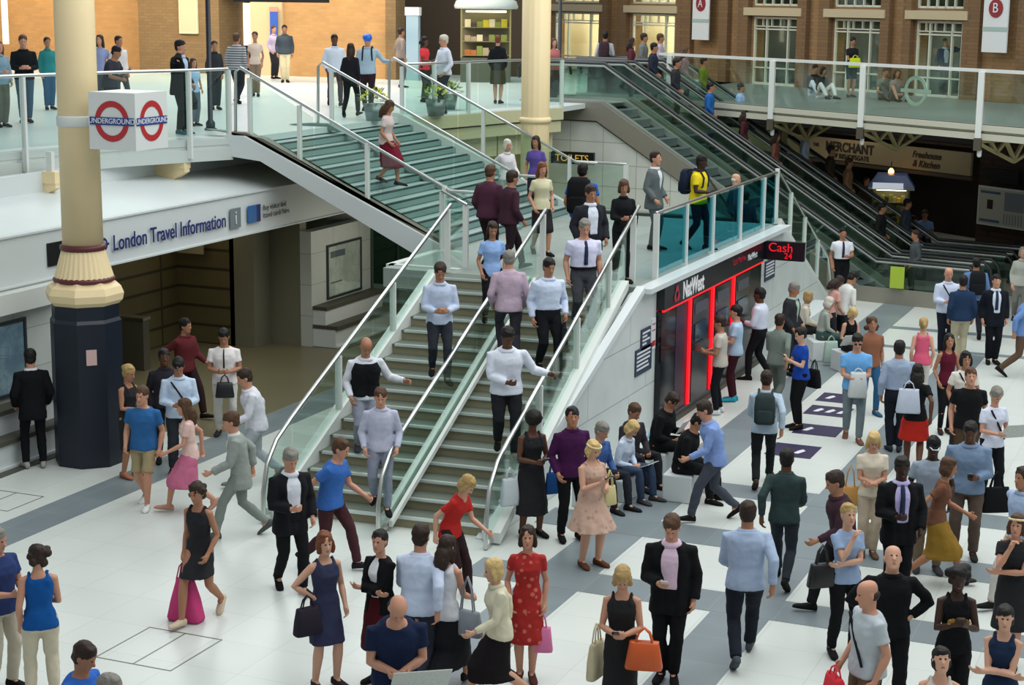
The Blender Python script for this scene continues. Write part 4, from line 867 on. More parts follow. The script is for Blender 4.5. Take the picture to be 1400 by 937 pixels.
        for q, (ln, off) in enumerate(((.068,.030),(.078,.010),(.072,-.010),(.056,-.029))):
            b0 = kn+L*off*s; d1 = (d*math.cos(curl)+N*math.sin(curl)).normalized(); d2 = (d*math.cos(curl*2)+N*math.sin(curl*2)).normalized()
            p1 = b0+d1*ln*.5*s; p2 = p1+d2*ln*.5*s; bd.tube([b0-d*.02*s, b0, p1, p2], [fr, fr*1.05, fr, fr*.85], 7)
        tb = w+d*.03*s+L*.025*s; t1_ = tb+(d*.6+L*.7+N*.3).normalized()*.035*s; t2 = t1_+(d*.85+N*.5+L*.1).normalized()*.03*s
        bd.tube([tb, t1_, t2], [.013*s,.0115*s,.0095*s], 7)
        hands.append((kn+N*.025*s, d, L, N))
    def rem(o, v, it=3):
        m1 = o.modifiers.new('remesh','REMESH'); m1.mode = 'VOXEL'; m1.voxel_size = v; m1.use_smooth_shade = True
        m2 = o.modifiers.new('smooth','SMOOTH'); m2.factor = .5; m2.iterations = it
        return o
    body = rem(bd.build('body', SKIN, root, True), v1, 2 if near else 3)
    tc_ = lin(TONES[tone]); body['skin_tone'] = [tc_[0],tc_[1],tc_[2]]; hcol = lin(HAIRC[hair[1]] if hair[1] in HAIRC else '#222222'); body['brow_tone'] = [hcol[j]*.45+tc_[j]*.4 for j in (0,1,2)]
    Rr = MH @ Vector((1,0,0)); body['face_right'] = list(Rr)
    for nm, p in (('face_eye_a',H(-.030,.092,.014)),('face_eye_b',H(.030,.092,.014)),('face_brow_a',H(-.031,.096,.036)),('face_brow_b',H(.031,.096,.036)),('face_mouth',H(0,.098,-.062))): body[nm] = list(p)
    # --- clothes
    def legspan(z):       # front and back reach of the legs at height z
        lo_, hi_ = 0, 0
        for hj, kj, fj in legs:
            for a_, b_ in ((hj,kj),(kj,fj)):
                if (a_.z-z)*(b_.z-z) <= 0 and abs(a_.z-b_.z) > 1e-4:
                    y_ = a_.y+(b_.y-a_.y)*(a_.z-z)/(a_.z-b_.z); lo_ = min(lo_, y_); hi_ = max(hi_, y_)
        return lo_, hi_
    def sring(t, hw, hd_, N, mod=None):
        lo_, hi_ = legspan(pel.z+t*s); k_ = W*(.6+.4*girth); f_ = max(hd_, (hi_-lo_)/2/k_+(.105 if t > -.45 else .085)); return ring(t, hw, f_, (hi_+lo_)/2/s*min(1, max(0, (.05-t)*5)), mod=mod, N=N)
    tk, tcol = top[0], top[1]; pat = top[2] if len(top) > 2 else None
    tmat = cloth(tcol, pat)
    def sleeves(mb, frac, off, cuff=1.0):
        for S, e_, w, k, sg in A:
            pts = [S-Vector((sg*.05,0,.0)), S+Vector((sg*.008,0,.0)), S.lerp(e_,.4), S.lerp(e_,.8)]; rr = [.040+off,.051+off,.051+off,.049+off]
            if frac > 1: pts += [e_, e_.lerp(w,.4), e_.lerp(w,min(.98,frac-1))]; rr += [.047+off,.044+off,(.034+off)*cuff]
            else: pts = pts[:3]+[S.lerp(e_,frac)]; rr[3] = .056+off
            mb.tube(pts, [q*s*(.5+.5*girth)*(.9 if fem else 1) for q in rr], 12, round_=False)
    def part(name, mb, mat, v=None, it=3):
        o = rem(mb.build(name, mat, root, True), v or v2, it)
        if name != 'hair' and near: d_ = o.modifiers.new('folds','DISPLACE'); d_.texture = FOLD; d_.strength = .022; d_.mid_level = .5; d_.texture_coords = 'LOCAL'
        if name == 'hair' and dist < 36: d_ = o.modifiers.new('strands','DISPLACE'); d_.texture = STRAND; d_.strength = .018; d_.mid_level = .45; d_.texture_coords = 'LOCAL'
        return o
    hemz = -.14 if not sit else -.03
    if tk in 'shv' and tk != 'D':
        m_ = MB(); tucked = 'u' in extra
        ex = [] 
        t0 = -.04 if (not tucked and not sit) else .04
        if tk == 'v': torso(m_, t0 if not sit else .04, .455, .012)
        else: torso(m_, t0 if not sit else .04, .48, .014)
        if tk != 'v': sleeves(m_, {'s': 1.93,'h': .62}[tk], .006)
        if not tucked and not sit: m_.rings([ring(-.10,.190,.142,0), ring(-.05,.188,.140,-.002), ring(.03,.178 if not fem else .166,.128,0), ring(.08,.168 if not fem else .15,.118,0)])
        if tk == 'v':
            for sg in (-1,1): m_.tube([spine(.40*s)[0]+Vector((sg*.085*W,.09*s,0)), spine(.475*s)[0]+Vector((sg*.09*W,.0,.012)), spine(.40*s)[0]+Vector((sg*.085*W,-.085*s,0))], .024*s, 8)
        part('shirt', m_, tmat)
        if tk == 's' or 'C' in extra:
            cl = MB(); cl.rings([ring(.455,.112 if not fem else .094,.086,-.004), ring(.50,.082 if not fem else .070,.074,.006)]); cl.build('collar', tmat, root, True)
    if tk in 'jc':
        u_ = MB(); torso(u_, .0, .48, .010); part('shirt', u_, cloth(under or '#d8dbe0'))
        wv = (lambda t: math.radians(20+10*max(0, (t-.2)/.3)) if 'O' in extra or tk == 'c' else math.radians(5+24*max(0, (t-.1)/.4)))
        def mod(th, t): return .83 if abs(th) < wv(t) else 1.0
        m_ = MB(); rs = []
        lo = [(-.22,.172,.132,0),(-.14,.170,.130,0)] if not sit else []
        if tk == 'c': lo = lo[1:]
        for (t, hw, hd_, yo) in lo+[q for q in TR if q[0] >= (-.08 if not sit else 0) and q[0] < .5]: rs.append(ring(t, hw+.022, hd_+.024, yo, mod=mod, N=36))
        m_.rings(rs); sleeves(m_, 1.93 if tk == 'j' else 1.9, .016, 1.15); part('jacket' if tk == 'j' else 'cardigan', m_, tmat)
        if tk == 'j':
            cl = MB(); cl.rings([ring(.455,.108,.088,-.002), ring(.505,.080,.076,.004)]); cl.build('collar', cloth(under or '#d8dbe0'), root, True)
    if 'W' in extra:
        def vm(th, t): return .86 if abs(th) < math.radians(4+34*max(0, (t-.22)/.26)) else 1.0
        m_ = MB(); rs = [ring(-.05,.204,.158,0,mod=vm,N=36), ring(.04,.196,.148,0,mod=vm,N=36)]
        for (t, hw, hd_, yo) in TR:
            if .1 <= t <= .44: rs.append(ring(t, (hw+.034)*(.90 if t > .35 else 1), hd_+.040, yo, mod=vm, N=36))
        m_.rings(rs); part('waistcoat', m_, cloth('#111318'))
    if tk in 'DE':
        ln = float(top[3]) if len(top) > 3 else .55; fl = top[4] if len(top) > 4 else .02
        m_ = MB(); rs = []; n = 9
        for i in range(n, -1, -1):
            u_ = i/n; t = -.04-(ln-.04)*u_
            pk = (lambda th, t, u_=u_: 1+.05*u_*math.cos(th*11)) if fl > .03 else None
            rs.append(sring(t, .176+fl*u_, .120+fl*u_, 44 if fl > .03 else 24, pk))
        for (t, hw, hd_, yo) in TR:
            if .0 <= t <= (.445 if tk == 'D' else .49): rs.append(ring(t, hw+.014, hd_+.014, yo, N=len(rs[0])))
        m_.rings(rs)
        if tk == 'E': sleeves(m_, .5, .008)
        else:
            for sg in (-1,1): m_.tube([spine(.40*s)[0]+Vector((sg*.09*W,.085*s,0)), spine(.47*s)[0]+Vector((sg*.095*W,.0,.015)), spine(.40*s)[0]+Vector((sg*.09*W,-.085*s,0))], .022*s, 8)
        part('dress', m_, tmat, v2*.9)
    bk = bot[0]
    bmat = cloth(bot[1]) if bk != 'n' else None
    if bk in 'to':
        m_ = MB(); m_.rings([ring(-.13,.152,.108,0), ring(-.06,.170,.122,-.004), ring(.01,.166,.114,0), ring(.06,.158 if not fem else .143,.108,0)])
        for i, (hj, kj, fj) in enumerate(legs):
            g_ = (.5+.5*girth); sl = .86 if 'L' in extra else 1.0
            pts = [hj+Vector((0,0,.04)), hj.lerp(kj,.25), hj.lerp(kj,.7), kj]; rr = [.088,.092,.076,.066]
            if bk == 't': pts += [kj.lerp(fj,.3), kj.lerp(fj,.7), kj.lerp(fj,.98)]; rr += [.066*sl,.058*sl,.054*sl]
            else: pts[-1] = hj.lerp(kj,.95); rr[-1] = .082
            m_.tube(pts, [q*s*g_ for q in rr], 14, round_=False)
        part('trousers' if bk == 't' else 'shorts', m_, bmat)
        if 'b' in extra:
            m_ = MB(); m_.rings([ring(.045,.177,.131,0), ring(.08,.172,.128,0)]); m_.build('belt', cloth('#15110f'), root, True)
    if bk == 'k':
        ln = float(bot[2]) if len(bot) > 2 else .45; fl = bot[3] if len(bot) > 3 else .02; m_ = MB(); rs = []
        for i in range(8, -1, -1):
            u_ = i/8; rs.append(sring(.06-(ln+.06)*u_, .150+.034*min(1,u_*3)+fl*u_, .108+.022*min(1,u_*3)+fl*u_, 30, (lambda th, t, u_=u_: 1+.04*u_*math.cos(9*th)) if fl > .03 else None))
        m_.rings(rs); part('skirt', m_, bmat)
    # shoes
    sm = cloth(shoe)
    for i, (hj, kj, fj) in enumerate(legs):
        sh = MB(); a = fp[i]; ya = (-.18,.18)[i]*(-1)
        Mf = Matrix.Rotation(-ya if False else ya, 3, 'Z') @ Matrix.Rotation(a, 3, 'X'); rs = []
        for y, hw, z1 in ((-.075,.022,.05),(-.06,.034,.085),(-.01,.038,.10),(.05,.042,.075),(.11,.047,.055),(.16,.044,.045),(.19,.03,.035),(.205,.012,.022)):
            rs.append([fj+Mf @ Vector((hw*s*se(math.cos(2*PI*j/12),.7), y*s, (-ank+z1*s/2+z1*s/2*se(math.sin(2*PI*j/12),.7)))) for j in range(12)])
        sh.rings(rs); o = sh.build('shoe', sm, root, True)
    # hair
    hk = hair[0]; HM = hairmat(hair[1]) if hair[1] in HAIRC else None; hm = MB()
    def he(x, y, z, a, b_, c): hm.ell(H(x,y,z), (a*hs_,b_*hs_,c*hs_), MH, 18, 12)
    if hk in 'slbupfacm':
        he(0,-.017,.042,.085,.106,.090); he(.012,.020,.100,.055,.050,.024)
        if hk != 'a': he(0,-.034,-.012,.078,.074,.082)
    if hk == 'l': he(0,-.045,-.06,.094,.07,.13); hm.tube([H(0,-.07,-.08), H(0,-.085,-.17), H(0,-.09,-.25)], [.085*hs_,.082*hs_,.05*hs_], 12); [hm.tube([H(sg*.07,.02,.02), H(sg*.082,.012,-.06), H(sg*.085,.0,-.16)], [.024*hs_,.026*hs_,.02*hs_], 8) for sg in (-1,1)]
    if hk == 'b': he(0,-.02,-.03,.096,.085,.105); [hm.tube([H(sg*.068,.035,.03), H(sg*.082,.03,-.04), H(sg*.078,.03,-.09)], [.022*hs_,.026*hs_,.02*hs_], 8) for sg in (-1,1)]
    if hk == 'f': he(0,.020,.074,.070,.082,.046); he(0,-.02,-.02,.090,.080,.09)
    if hk == 'u': he(0,-.105,.045,.042,.040,.042)
    if hk == 'p': hm.tube([H(0,-.10,.05), H(0,-.14,.0), H(0,-.13,-.10)], [.028*hs_,.034*hs_,.02*hs_], 8)
    if hk == 'a': he(0,-.02,.03,.118,.115,.115)
    if hk == 'c':
        for q in range(16): he(r.uniform(-.09,.09), r.uniform(-.10,.01), r.uniform(-.1,.08), .045,.045,.045)
    if hk == 'r': he(0,-.040,-.020,.080,.066,.055)      # only a fringe round the back
    if hm.v: part('hair', hm, HM, v1*.95, 2)
    if 'K' in extra:      # black cap with a pale peak edge
        cm = MB(); cm.ell(H(0,-.004,.045), (.088*hs_,.108*hs_,.088*hs_), MH); cm.tube([H(-.05,.09,.045), H(0,.135,.03), H(.05,.09,.045)], .018*hs_, 8); cm.build('cap', cloth('#17191d'), root, True)
        cm = MB(); cm.tube([H(-.06,.088,.04), H(-.03,.15,.022), H(.03,.15,.022), H(.06,.088,.04)], .008*hs_, 6); cm.build('cap_peak_edge', cloth('#d8dce0'), root, True)
    if 'Z' in extra:      # cycle helmet
        cm = MB(); cm.ell(H(0,-.01,.05), (.105*hs_,.135*hs_,.095*hs_), MH); cm.build('helmet', plain('helmet_blue','#1f62c8',.3), root, True)
    if 'N' in extra:      # headband
        cm = MB(); cm.tube([H(math.sin(2*PI*q/16)*.086, math.cos(2*PI*q/16)*.105, .065+.02*math.cos(2*PI*q/16)) for q in range(17)], .012*hs_, 6, round_=False); cm.build('headband', cloth('#d8c8a0'), root, True)
    if 'X' in extra:      # sunglasses
        cm = MB(); [cm.ell(H(sg*.033,.098,.012), (.024*hs_,.008*hs_,.018*hs_), MH) for sg in (-1,1)]; cm.build('sunglasses', blackm, root, True)
    if 'T' in extra or 'Y' in extra:      # tie or lanyard
        tm = MB(); n = 8; col = '#2a3350' if 'T' in extra else '#1b1d22'; w_ = .030 if 'T' in extra else .012
        rs = []
        for i in range(n):
            t = .475-(.36 if 'T' in extra else .30)*i/(n-1); hd_ = [q for q in TR if q[0] <= t+.03][-1][2]; nxt = [q for q in TR if q[0] > t]; 
            q0 = [q for q in TR if q[0] <= t][-1]; q1 = nxt[0]; u_ = (t-q0[0])/(q1[0]-q0[0]); hd_ = q0[2]+(q1[2]-q0[2])*u_; yo = q0[3]+(q1[3]-q0[3])*u_
            c, a = spine(t*s); Fv = Vector((0, math.cos(a), -math.sin(a))); c = c+Fv*((hd_+.020)*W*(.6+.4*girth)+yo*s); w__ = w_*(.55 if i < 1 else .8+.3*i/n)
            rs.append([c+Vector((-w__,0,0)), c+Fv*.01, c+Vector((w__,0,0)), c-Fv*.012])
        tm.rings(rs); tm.build('tie' if 'T' in extra else 'lanyard', cloth(col), root, True)
    if 'V' in extra:      # shoulder strap across the chest
        tm = MB(); pts = []
        for i in range(9):
            u_ = i/8; t = .46-.44*u_; c, a = spine(t*s); Fv = Vector((0, math.cos(a), -math.sin(a))); pts.append(c+Vector(((.11-.25*u_)*W,0,0))+Fv*(.128*W*(.6+.4*girth)-.03*abs(u_-.5)))
        tm.tube(pts, .014, 6, round_=False); tm.build('shoulder_strap', cloth('#1c1d24'), root, True)
    f = Fig(); f.root = root; f.hands = [(pos+Matrix.Rotation(root.rotation_euler[2], 3, 'Z') @ h_[0], h_) for h_ in hands]; f.rz = root.rotation_euler[2]; f.s = s
    Mz = Matrix.Rotation(root.rotation_euler[2], 3, 'Z'); f.w = lambda x, y, z: pos+Mz @ Vector((x,y,z)); f.M = Mz; f.back = spine(.30*s); f.pel = pel; f.head = hc; f.MH = MH; f.W = W; f.label = label
    return f
# ------------------------------------------------------------------ things they carry
def held(name, label, cat, f, i, dz=0):
    p, (hp_, d, L, N) = f.hands[i]; t = thing(name, label, cat, p+Vector((0,0,dz)), f.rz); return t
def phone(f, who, i=1, col='#17181c'):
    t = held('phone', 'small dark phone in the hand of the '+who, 'phone', f, i); m_ = MB(); d = Vector((0,.8,.45)).normalized(); 
    m_.slab(-d*.02+Vector((0,.03,.02)), d*.12+Vector((0,.03,.02)), .068, .010); m_.build('case', plain('phone_'+col[1:], col, .2), t)
    m_ = MB(); m_.slab(-d*.012+Vector((0,.0245,.0275)), d*.112+Vector((0,.0245,.0275)), .06, .004); m_.build('screen', plain('phone_screen','#9fb0c0',.1), t)
def papers(f, who, what='folded newspaper', i=1, w=.36, hgt=.28, pz=.05, rot=.9, col=None):
    t = held('newspaper', what+' held by the '+who, 'newspaper', f, i); d = Vector((0,math.cos(rot),math.sin(rot))); m_ = MB()
    c = Vector((-.12 if i else .12,.06,pz)); m_.slab(c-d*hgt/2, c+d*hgt/2, w, .008); m_.build('pages', plain('paper_'+col[1:], col, .7) if col else plain('newsprint','#b9bcb8',.7,noise=.25,scale=40), t)
    if col: return t
    m_ = MB(); 
    for k in range(4): m_.slab(c-d*(hgt*.4-k*hgt*.2)+Vector((0,-.003,.006)), c-d*(hgt*.4-k*hgt*.2-.03)+Vector((0,-.003,.006)), w*.8, .006)
    m_.build('printed_lines', plain('print_grey', '#565f6b', .6), t); return t
def bag(label, p, w, h_, d, col, rz=0, kind='bag', handle=.22, taper=.8, mat=None):
    """p: world point of the hand, bag hangs under it"""
    t = thing({'bag':'shopping_bag','handbag':'handbag','case':'laptop_bag','tote':'tote_bag'}[kind], label, 'bag', p, rz); m_ = MB(); mm = mat or (cloth(col) if kind != 'handbag' else plain('leather_'+col[1:], col, .4, noise=.08, scale=12)); rs = []
    for z, k, q in ((0,taper,.35),(-.08*h_,taper*1.0,.6),(-.5*h_,(1+taper)/2,1),(-.93*h_,1,1),(-h_,.96,.9)):
        rs.append([Vector((se(math.cos(2*PI*i/20),.45)*w/2*k, se(math.sin(2*PI*i/20),.45)*d/2*q, z-handle)) for i in range(20)])
    m_.rings(rs[::-1]); m_.build('bag_body', mm, t, True)
    for sg in (-1,1):
        hm = MB(); hm.tube([(-w*.22,sg*d*.15,-handle-.01),(-w*.14,sg*d*.1,-handle*.35),(0,sg*.01,0),(w*.14,sg*d*.1,-handle*.35),(w*.22,sg*d*.15,-handle-.01)], .008 if kind != 'handbag' else .011, 6); hm.build('handle', mm, t, True)
    return t
def backpack(f, label, col='#16181d', sz=1.0):
    c, a = f.back; t = thing('backpack', label, 'backpack', f.w(c.x, c.y-.20*f.W-.02, c.z), f.rz); m_ = MB(); rs = []
    for z, hw, hd_ in ((-.24,.11,.05),(-.21,.145,.085),(0,.15,.10),(.15,.14,.085),(.21,.10,.05)): rs.append([Vector((se(math.cos(2*PI*i/18),.6)*hw*sz, se(math.sin(2*PI*i/18),.6)*hd_*sz-.02, z*sz)) for i in range(18)])
    m_.rings(rs); m_.build('pack', cloth(col), t, True); m_ = MB(); m_.rings([[Vector((se(math.cos(2*PI*i/14),.6)*hw*sz, se(math.sin(2*PI*i/14),.6)*.035*sz-.11*sz, z*sz)) for i in range(14)] for z, hw in ((-.2,.08),(-.17,.11),(-.04,.11),(-.02,.08))]); m_.build('front_pocket', cloth(col), t, True)
    for sg in (-1,1):
        hm = MB(); x = sg*.095; D = .20*f.W+.02; k = f.W
        hm.tube([(x,.03,.17),(x,.10,.215),(x*1.05,D+.06*k,.20),(x*1.1,D+.135*k,.08),(x*1.2,D+.12*k,-.08),(x*1.5,D-.02,-.16),(x*1.3,.05,-.17)], .017, 6); hm.build('strap', cloth(col), t, True)
# ================================================================== who stands where
def G(px, fy, z=0): return at(px, fy, z)                      # feet seen at (px, fy)
def Hd(px, hy, h=1.75, z=0):                                  # top of the head seen at (px, hy)
    p = at(px, hy, z+h); return (p[0], p[1], z)
def stairz(p):                                                # height of the lower flight under a point
    x, y = p[0]-LO[0], p[1]-LO[1]; yy = -x*math.sin(LR)*1+y*math.cos(LR); yy = x*math.sin(-LR)+y*math.cos(LR)
    return .15*max(0, min(16, math.floor(yy/.375)+1))
def onstair(px, hy, h=1.75):                                  # walk the head ray down until it stands on a step
    z = 0
    for k in range(17):
        p = Hd(px, hy, h, .15*k)
        if stairz(p) <= .15*k+1e-6: return (p[0], p[1], .15*k)
    return Hd(px, hy, h, LZ)
PE = person
# ---- left side
PE('person in a black suit seen from behind, reading the blue map by the white wall', G(48,640), 205, 1.82, 'm', 'p', 'sk', (5,0), 'rr', 'st', 0, 3, 1, ('j','#0d0f14'), ('t','#0c0e13'), '#d0d4dc', '#9a9a94')
f = PE('person in black waistcoat dress and white sleeves with sunlit hair, beside the navy pillar', G(178,652), 60, 1.70, 'f', 'm', 'uy', (15,0), 'rp', 'st', 0, 6, 1, ('D','#121418','#121418',.5,.02), ('n',), None, '#9a6248')
f = PE('person in plain blue T-shirt and khaki shorts walking out from behind the pillar', G(200,692), -10, 1.74, 'm', 'p', 'sm', (8,5), 'dr', 'ws', 0, 3, 1.1, ('h','#2b5f95'), ('o','#9d8f6d'), None, '#d5d8d6')
f = PE('person in pale blue shirt with dark strap looking down behind the blue T-shirt', Hd(243,484,1.78), 15, 1.78, 'm', 'm', 'sk', (35,0), 'pp', 'st', 0, 12, 1.1, ('s','#b9cbe0'), ('t','#2c2f36'), None, '#1b1b1d', 'V'); phone(f, 'man in pale blue shirt')
PE('person in maroon jacket walking through the dark hall behind the ticket gates', Hd(250,428,1.76), 60, 1.76, 'm', 'm', 'sk', (0,0), 'fb', 'wa', 4, 0, 1.15, ('s','#5b2226'), ('t','#2a1a1c'))
PE('person in dark clothes standing in shade just behind the pale blue shirt', Hd(224,474,1.76), 20, 1.76, 'm', 'b', 'sk', (0,0), 'dd', 'st', 0, 0, 1, ('s','#27242b'), ('t','#1d1d22'))
f = PE('person in white short sleeved shirt and black lanyard standing alone in the hall mouth', Hd(306,446,1.76), 5, 1.76, 'm', 'm', 'sk', (25,0), 'pp', 'st', 0, 6, 1.15, ('h','#e3dede'), ('t','#c9c6c0'), None, '#2b2b2d', 'Y')
f.x = bag('small black bag held low by the person in the white short sleeved shirt', f.hands[0][0]-Vector((0,0,.05)), .3, .24, .12, '#15181c', f.rz, 'handbag', .12)
PE('person in loose white shirt and pale grey trousers hurrying left across the hall mouth', G(352,662), -70, 1.80, 'm', 'p', 'sb', (15,0), 'fb', 'wa', 14, 4, 1.15, ('s','#d3d5dd'), ('t','#aab2b8'), None, '#6b6f72')
PE('person in pink skirt and peach top striding left past the blue T-shirt', G(262,700), -75, 1.66, 'f', 'p', 'lm', (5,0), 'fb', 'wb', 6, 0, 1, ('h','#d9b9b0'), ('k','#c06a88',.5,.09), None, '#b98a78')
f = PE('person in short black dress walking with a large pink bag across the open floor', G(276,848), -20, 1.70, 'f', 'm', 'cb', (15,0), 'rd', 'wb', 2, 4, 1, ('D','#15161c','#15161c',.32,.03), ('n',), None, '#c9b8a0')
bag('big translucent pink carrier bag swinging beside the black dress', f.hands[1][0], .42, .48, .22, '#c8447c', f.rz, 'bag', .22, .5)
PE('person in pale grey suit hurrying left in the middle of the open floor', G(330,735), -80, 1.76, 'm', 'p', 'sm', (10,0), 'fb', 'wa', 10, 0, 1, ('j','#8e958f'), ('t','#7d857f'), '#c8ccc6', '#4e5452', 'O')
f = PE('person with short dark hair and sleeveless blue top seen from behind at left', Hd(50,741,1.66), 200, 1.66, 'f', 'p', 'cb', (15,-25), 'dp', 'st', 0, 5, 1.15, ('v','#0f4f92'), ('t','#c8bfa8'), None, '#7a2a2c', 'V')
papers(f, 'person in the sleeveless blue top', 'pink leaflet', 0, .2, .26, .06, 1.2, '#c9808c')
f = PE('person with grey hair and navy polo shirt cut off by the left edge', Hd(-8,716,1.74), 60, 1.74, 'm', 'p', 'sg', (10,0), 'pp', 'st', 0, 4, 1.2, ('h','#2b3a68'), ('t','#bdb7a6'))
PE('person in bright blue shirt, dark hair, at the bottom edge near the floor hatch', Hd(100,862,1.72), 70, 1.72, 'm', 'm', 'sb', (20,0), 'fb', 'wa', 8, 5, 1.1, ('h','#2f62b8'), ('t','#25282c'))
PE('person in black jacket with pale collar at the bottom edge beside the blue shirt', Hd(142,905,1.72), 80, 1.70, 'm', 'p', 'sg', (10,0), 'dd', 'wb', 4, 0, 1.1, ('j','#20242a'), ('t','#1c1f24'))
# ---- foot of the stairs, left
f = PE('person with grey hair in open dark suit standing at the foot of the stairs rail', G(398,808), 30, 1.80, 'm', 'p', 'sg', (25,0), 'rp', 'ws', 0, 6, 1.1, ('j','#14161b'), ('t','#101216'), '#d5d9e2', '#0e0f12', 'O')
PE('person in light blue T-shirt and maroon trousers rushing right before the stairs', G(452,778), 70, 1.76, 'm', 'p', 'sm', (15,0), 'fb', 'wa', 14, 4, 1.1, ('h','#3767b0'), ('t','#43262c'), None, '#23212a')
f = PE('person with fair bob in sleeveless navy dress, hand on hip, near the bottom edge', Hd(443,722,1.68), 35, 1.68, 'f', 'l', 'br', (5,10), 'rh', 'st', 0, 0, 1.05, ('D','#272c4a','#272c4a',.42,.03), ('n',), None, '#2c2528')
bag('soft black bag hanging from the arm of the person in the navy dress', f.w(.25,.1,1.05), .30, .28, .14, '#2b2530', f.rz, 'bag', .12)
f = PE('person with dark bun in black cardigan over burgundy dress, arms folded', Hd(520,720,1.66), -40, 1.66, 'f', 'p', 'uk', (0,-20), 'xx', 'cl', 0, 0, 1.05, ('c','#0e0e11'), ('k','#4a1018',.55,.03), '#e4e6ea', '#151216')
f = PE('bald person in navy polo shirt bending over a newspaper at the bottom edge', Hd(540,815,1.66), 12, 1.80, 'm', 'p', 'rb', (38,0), 'qq', 'st', 8, 20, 1.3, ('h','#16223e'), ('t','#3b3f47'))
papers(f, 'bald person in the navy polo shirt', 'open newspaper', 1, .52, .38, -.04, .8)
PE('person in white shirt seen from behind, walking past the burgundy dress', Hd(572,708,1.80), 165, 1.80, 'm', 'p', 'sb', (5,0), 'fb', 'wa', 8, 0, 1.1, ('s','#c3cfe6'), ('t','#2a2f38'))
f = PE('person with long brown hair in white vest and black skirt, walking near centre bottom', Hd(608,722,1.70), 150, 1.70, 'f', 'p', 'lb', (10,0), 'bf', 'wb', 4, 0, 1, ('v','#d4d7de'), ('k','#1c1e23',.62,.05), None, '#2a2622')
bag('grey satchel on the hip of the person in the white vest', f.w(.24,.05,1.22), .34, .26, .12, '#8d939b', f.rz, 'bag', .35)
f = PE('person with dark bob in red patterned dress facing the camera near the bottom', Hd(722,714,1.68), -2, 1.68, 'f', 'p', 'bb', (0,0), 'dr', 'cl', 0, 0, 1, ('E','#a5211e','#d06a58',.5,.03), ('n',), None, '#4c2a26')
bag('small pink carrier bag in the hand of the person in the red dress', f.hands[0][0], .24, .26, .12, '#d77aa6', f.rz, 'bag', .16)
PE('person in cream jacket and black skirt crossing in front of the red dress', Hd(684,752,1.62), -70, 1.62, 'f', 'l', 'bl', (10,0), 'fb', 'wb', 6, 2, 1.1, ('s','#d2ccb2'), ('k','#181316',.55,.03), None, '#1d1a1a')
f = PE('person with blond bob in plain black dress reading a phone, orange handbag on arm', Hd(852,767,1.68), -8, 1.68, 'f', 'p', 'by', (38,-5), 'pp', 'cl', 0, 6, 1.05, ('D','#0e0e10','#0e0e10',.5,.01), ('n',), None, '#151315'); phone(f, 'blond person in the plain black dress', 0)
S_, e_ = f.hands[1][0], None
bag('large orange leather handbag hanging from the arm of the blond person in black', f.w(-.23,.20,1.10), .36, .27, .16, '#c4541c', f.rz, 'handbag', .13, .78)
bag('cream canvas tote bag on the shoulder behind the orange handbag wearer', f.w(.24,-.06,1.02), .30, .36, .10, '#c3b898', f.rz+1.2, 'tote', .18)
bag_ = f
f = PE('person in open black suit and pale pink shirt looking down at a phone', G(913,930), -12, 1.82, 'm', 'p', 'sm', (32,0), 'dp', 'cl', 0, 5, 1.12, ('j','#0e0f12'), ('t','#0d0e11'), '#d9bfd3', '#0c0c0e', 'O'); phone(f, 'person in the open black suit', 1, '#c9cdd2')
f = PE('person with headband in beige pleated dress and sandals checking a phone', G(806,774), 35, 1.64, 'f', 'l', 'bl', (22,0), 'pP', 'st', 0, 3, 1.3, ('D','#c0a08e','#ad8b7a',.42,.12), ('n',), None, '#5f3a28', 'N'); phone(f, 'person in the beige pleated dress')
bag('small cream shoulder bag at the side of the beige pleated dress', f.w(-.24,.06,1.20), .2, .24, .09, '#c8bd8a', f.rz, 'tote', .2)
f = PE('person in deep purple shirt and black trousers standing behind the beige dress', G(779,738), 20, 1.80, 'm', 'm', 'sk', (-2,12), 'rr', 'st', 0, 0, 1.05, ('s','#3d1440'), ('t','#0f0f12'), None, '#0d0d0f')
f = PE('person in long black dress, head bowed to a phone by the curled rail', G(725,733), 25, 1.72, 'f', 'b', 'ak', (38,0), 'pp', 'st', 0, 8, 1.15, ('D','#101216','#101216',.62,.04), ('n',), None, '#131315'); phone(f, 'person in long black dress')
bag('white carrier bag hanging beside the long black dress', f.w(.30,.0,.95), .26, .36, .12, '#c3cdd2', f.rz, 'bag', .14); bag('small blue carrier bag in front of the purple shirt', f.w(-.28,.06,.98), .2, .28, .1, '#2a62a8', f.rz, 'bag', .14)
# seated along the cash machine wall
bench = lambda px, hy, hh: Hd(px, hy, hh)
f = PE('seated fair haired person in white and blue shirt writing on a pad', Hd(850,568,1.18), 55, 1.66, 'f', 'l', 'bl', (35,0), 'pp', 'sit', 14, 14, 1, ('s','#c3d0e2'), ('t','#33425a'), None, '#3b3b40', '', None, None, .34); papers(f, 'seated person in white and blue shirt', 'open notebook', 1, .3, .24, 0, .4)
f = PE('seated grey haired person in blue shirt half hidden behind the beige dress', Hd(815,574,1.22), 50, 1.72, 'm', 'p', 'sg', (20,0), 'll', 'sit', 6, 10, 1, ('s','#3e5c94'), ('t','#23262c'), None, '#1a1a1c', '', None, None, .36)
f = PE('seated brown haired person in dark top leaning against the white stair wall', Hd(862,547,1.24), 40, 1.72, 'm', 'm', 'sm', (20,0), 'll', 'sit', 4, 10, 1, ('s','#332d31'), ('t','#202227'), None, '#1a1a1c', '', None, None, .36)
f = PE('seated person in black shirt reading white papers just below the black machine panel', Hd(903,534,1.26), 62, 1.78, 'm', 'm', 'sb', (35,0), 'Pp', 'sit', 14, 12, 1.2, ('s','#0f1114'), ('t','#0e0f12'), None, '#0f0f11', '', None, None, .40); papers(f, 'seated person in black shirt', 'white booklet', 0, .26, .22, .1, 1.0)
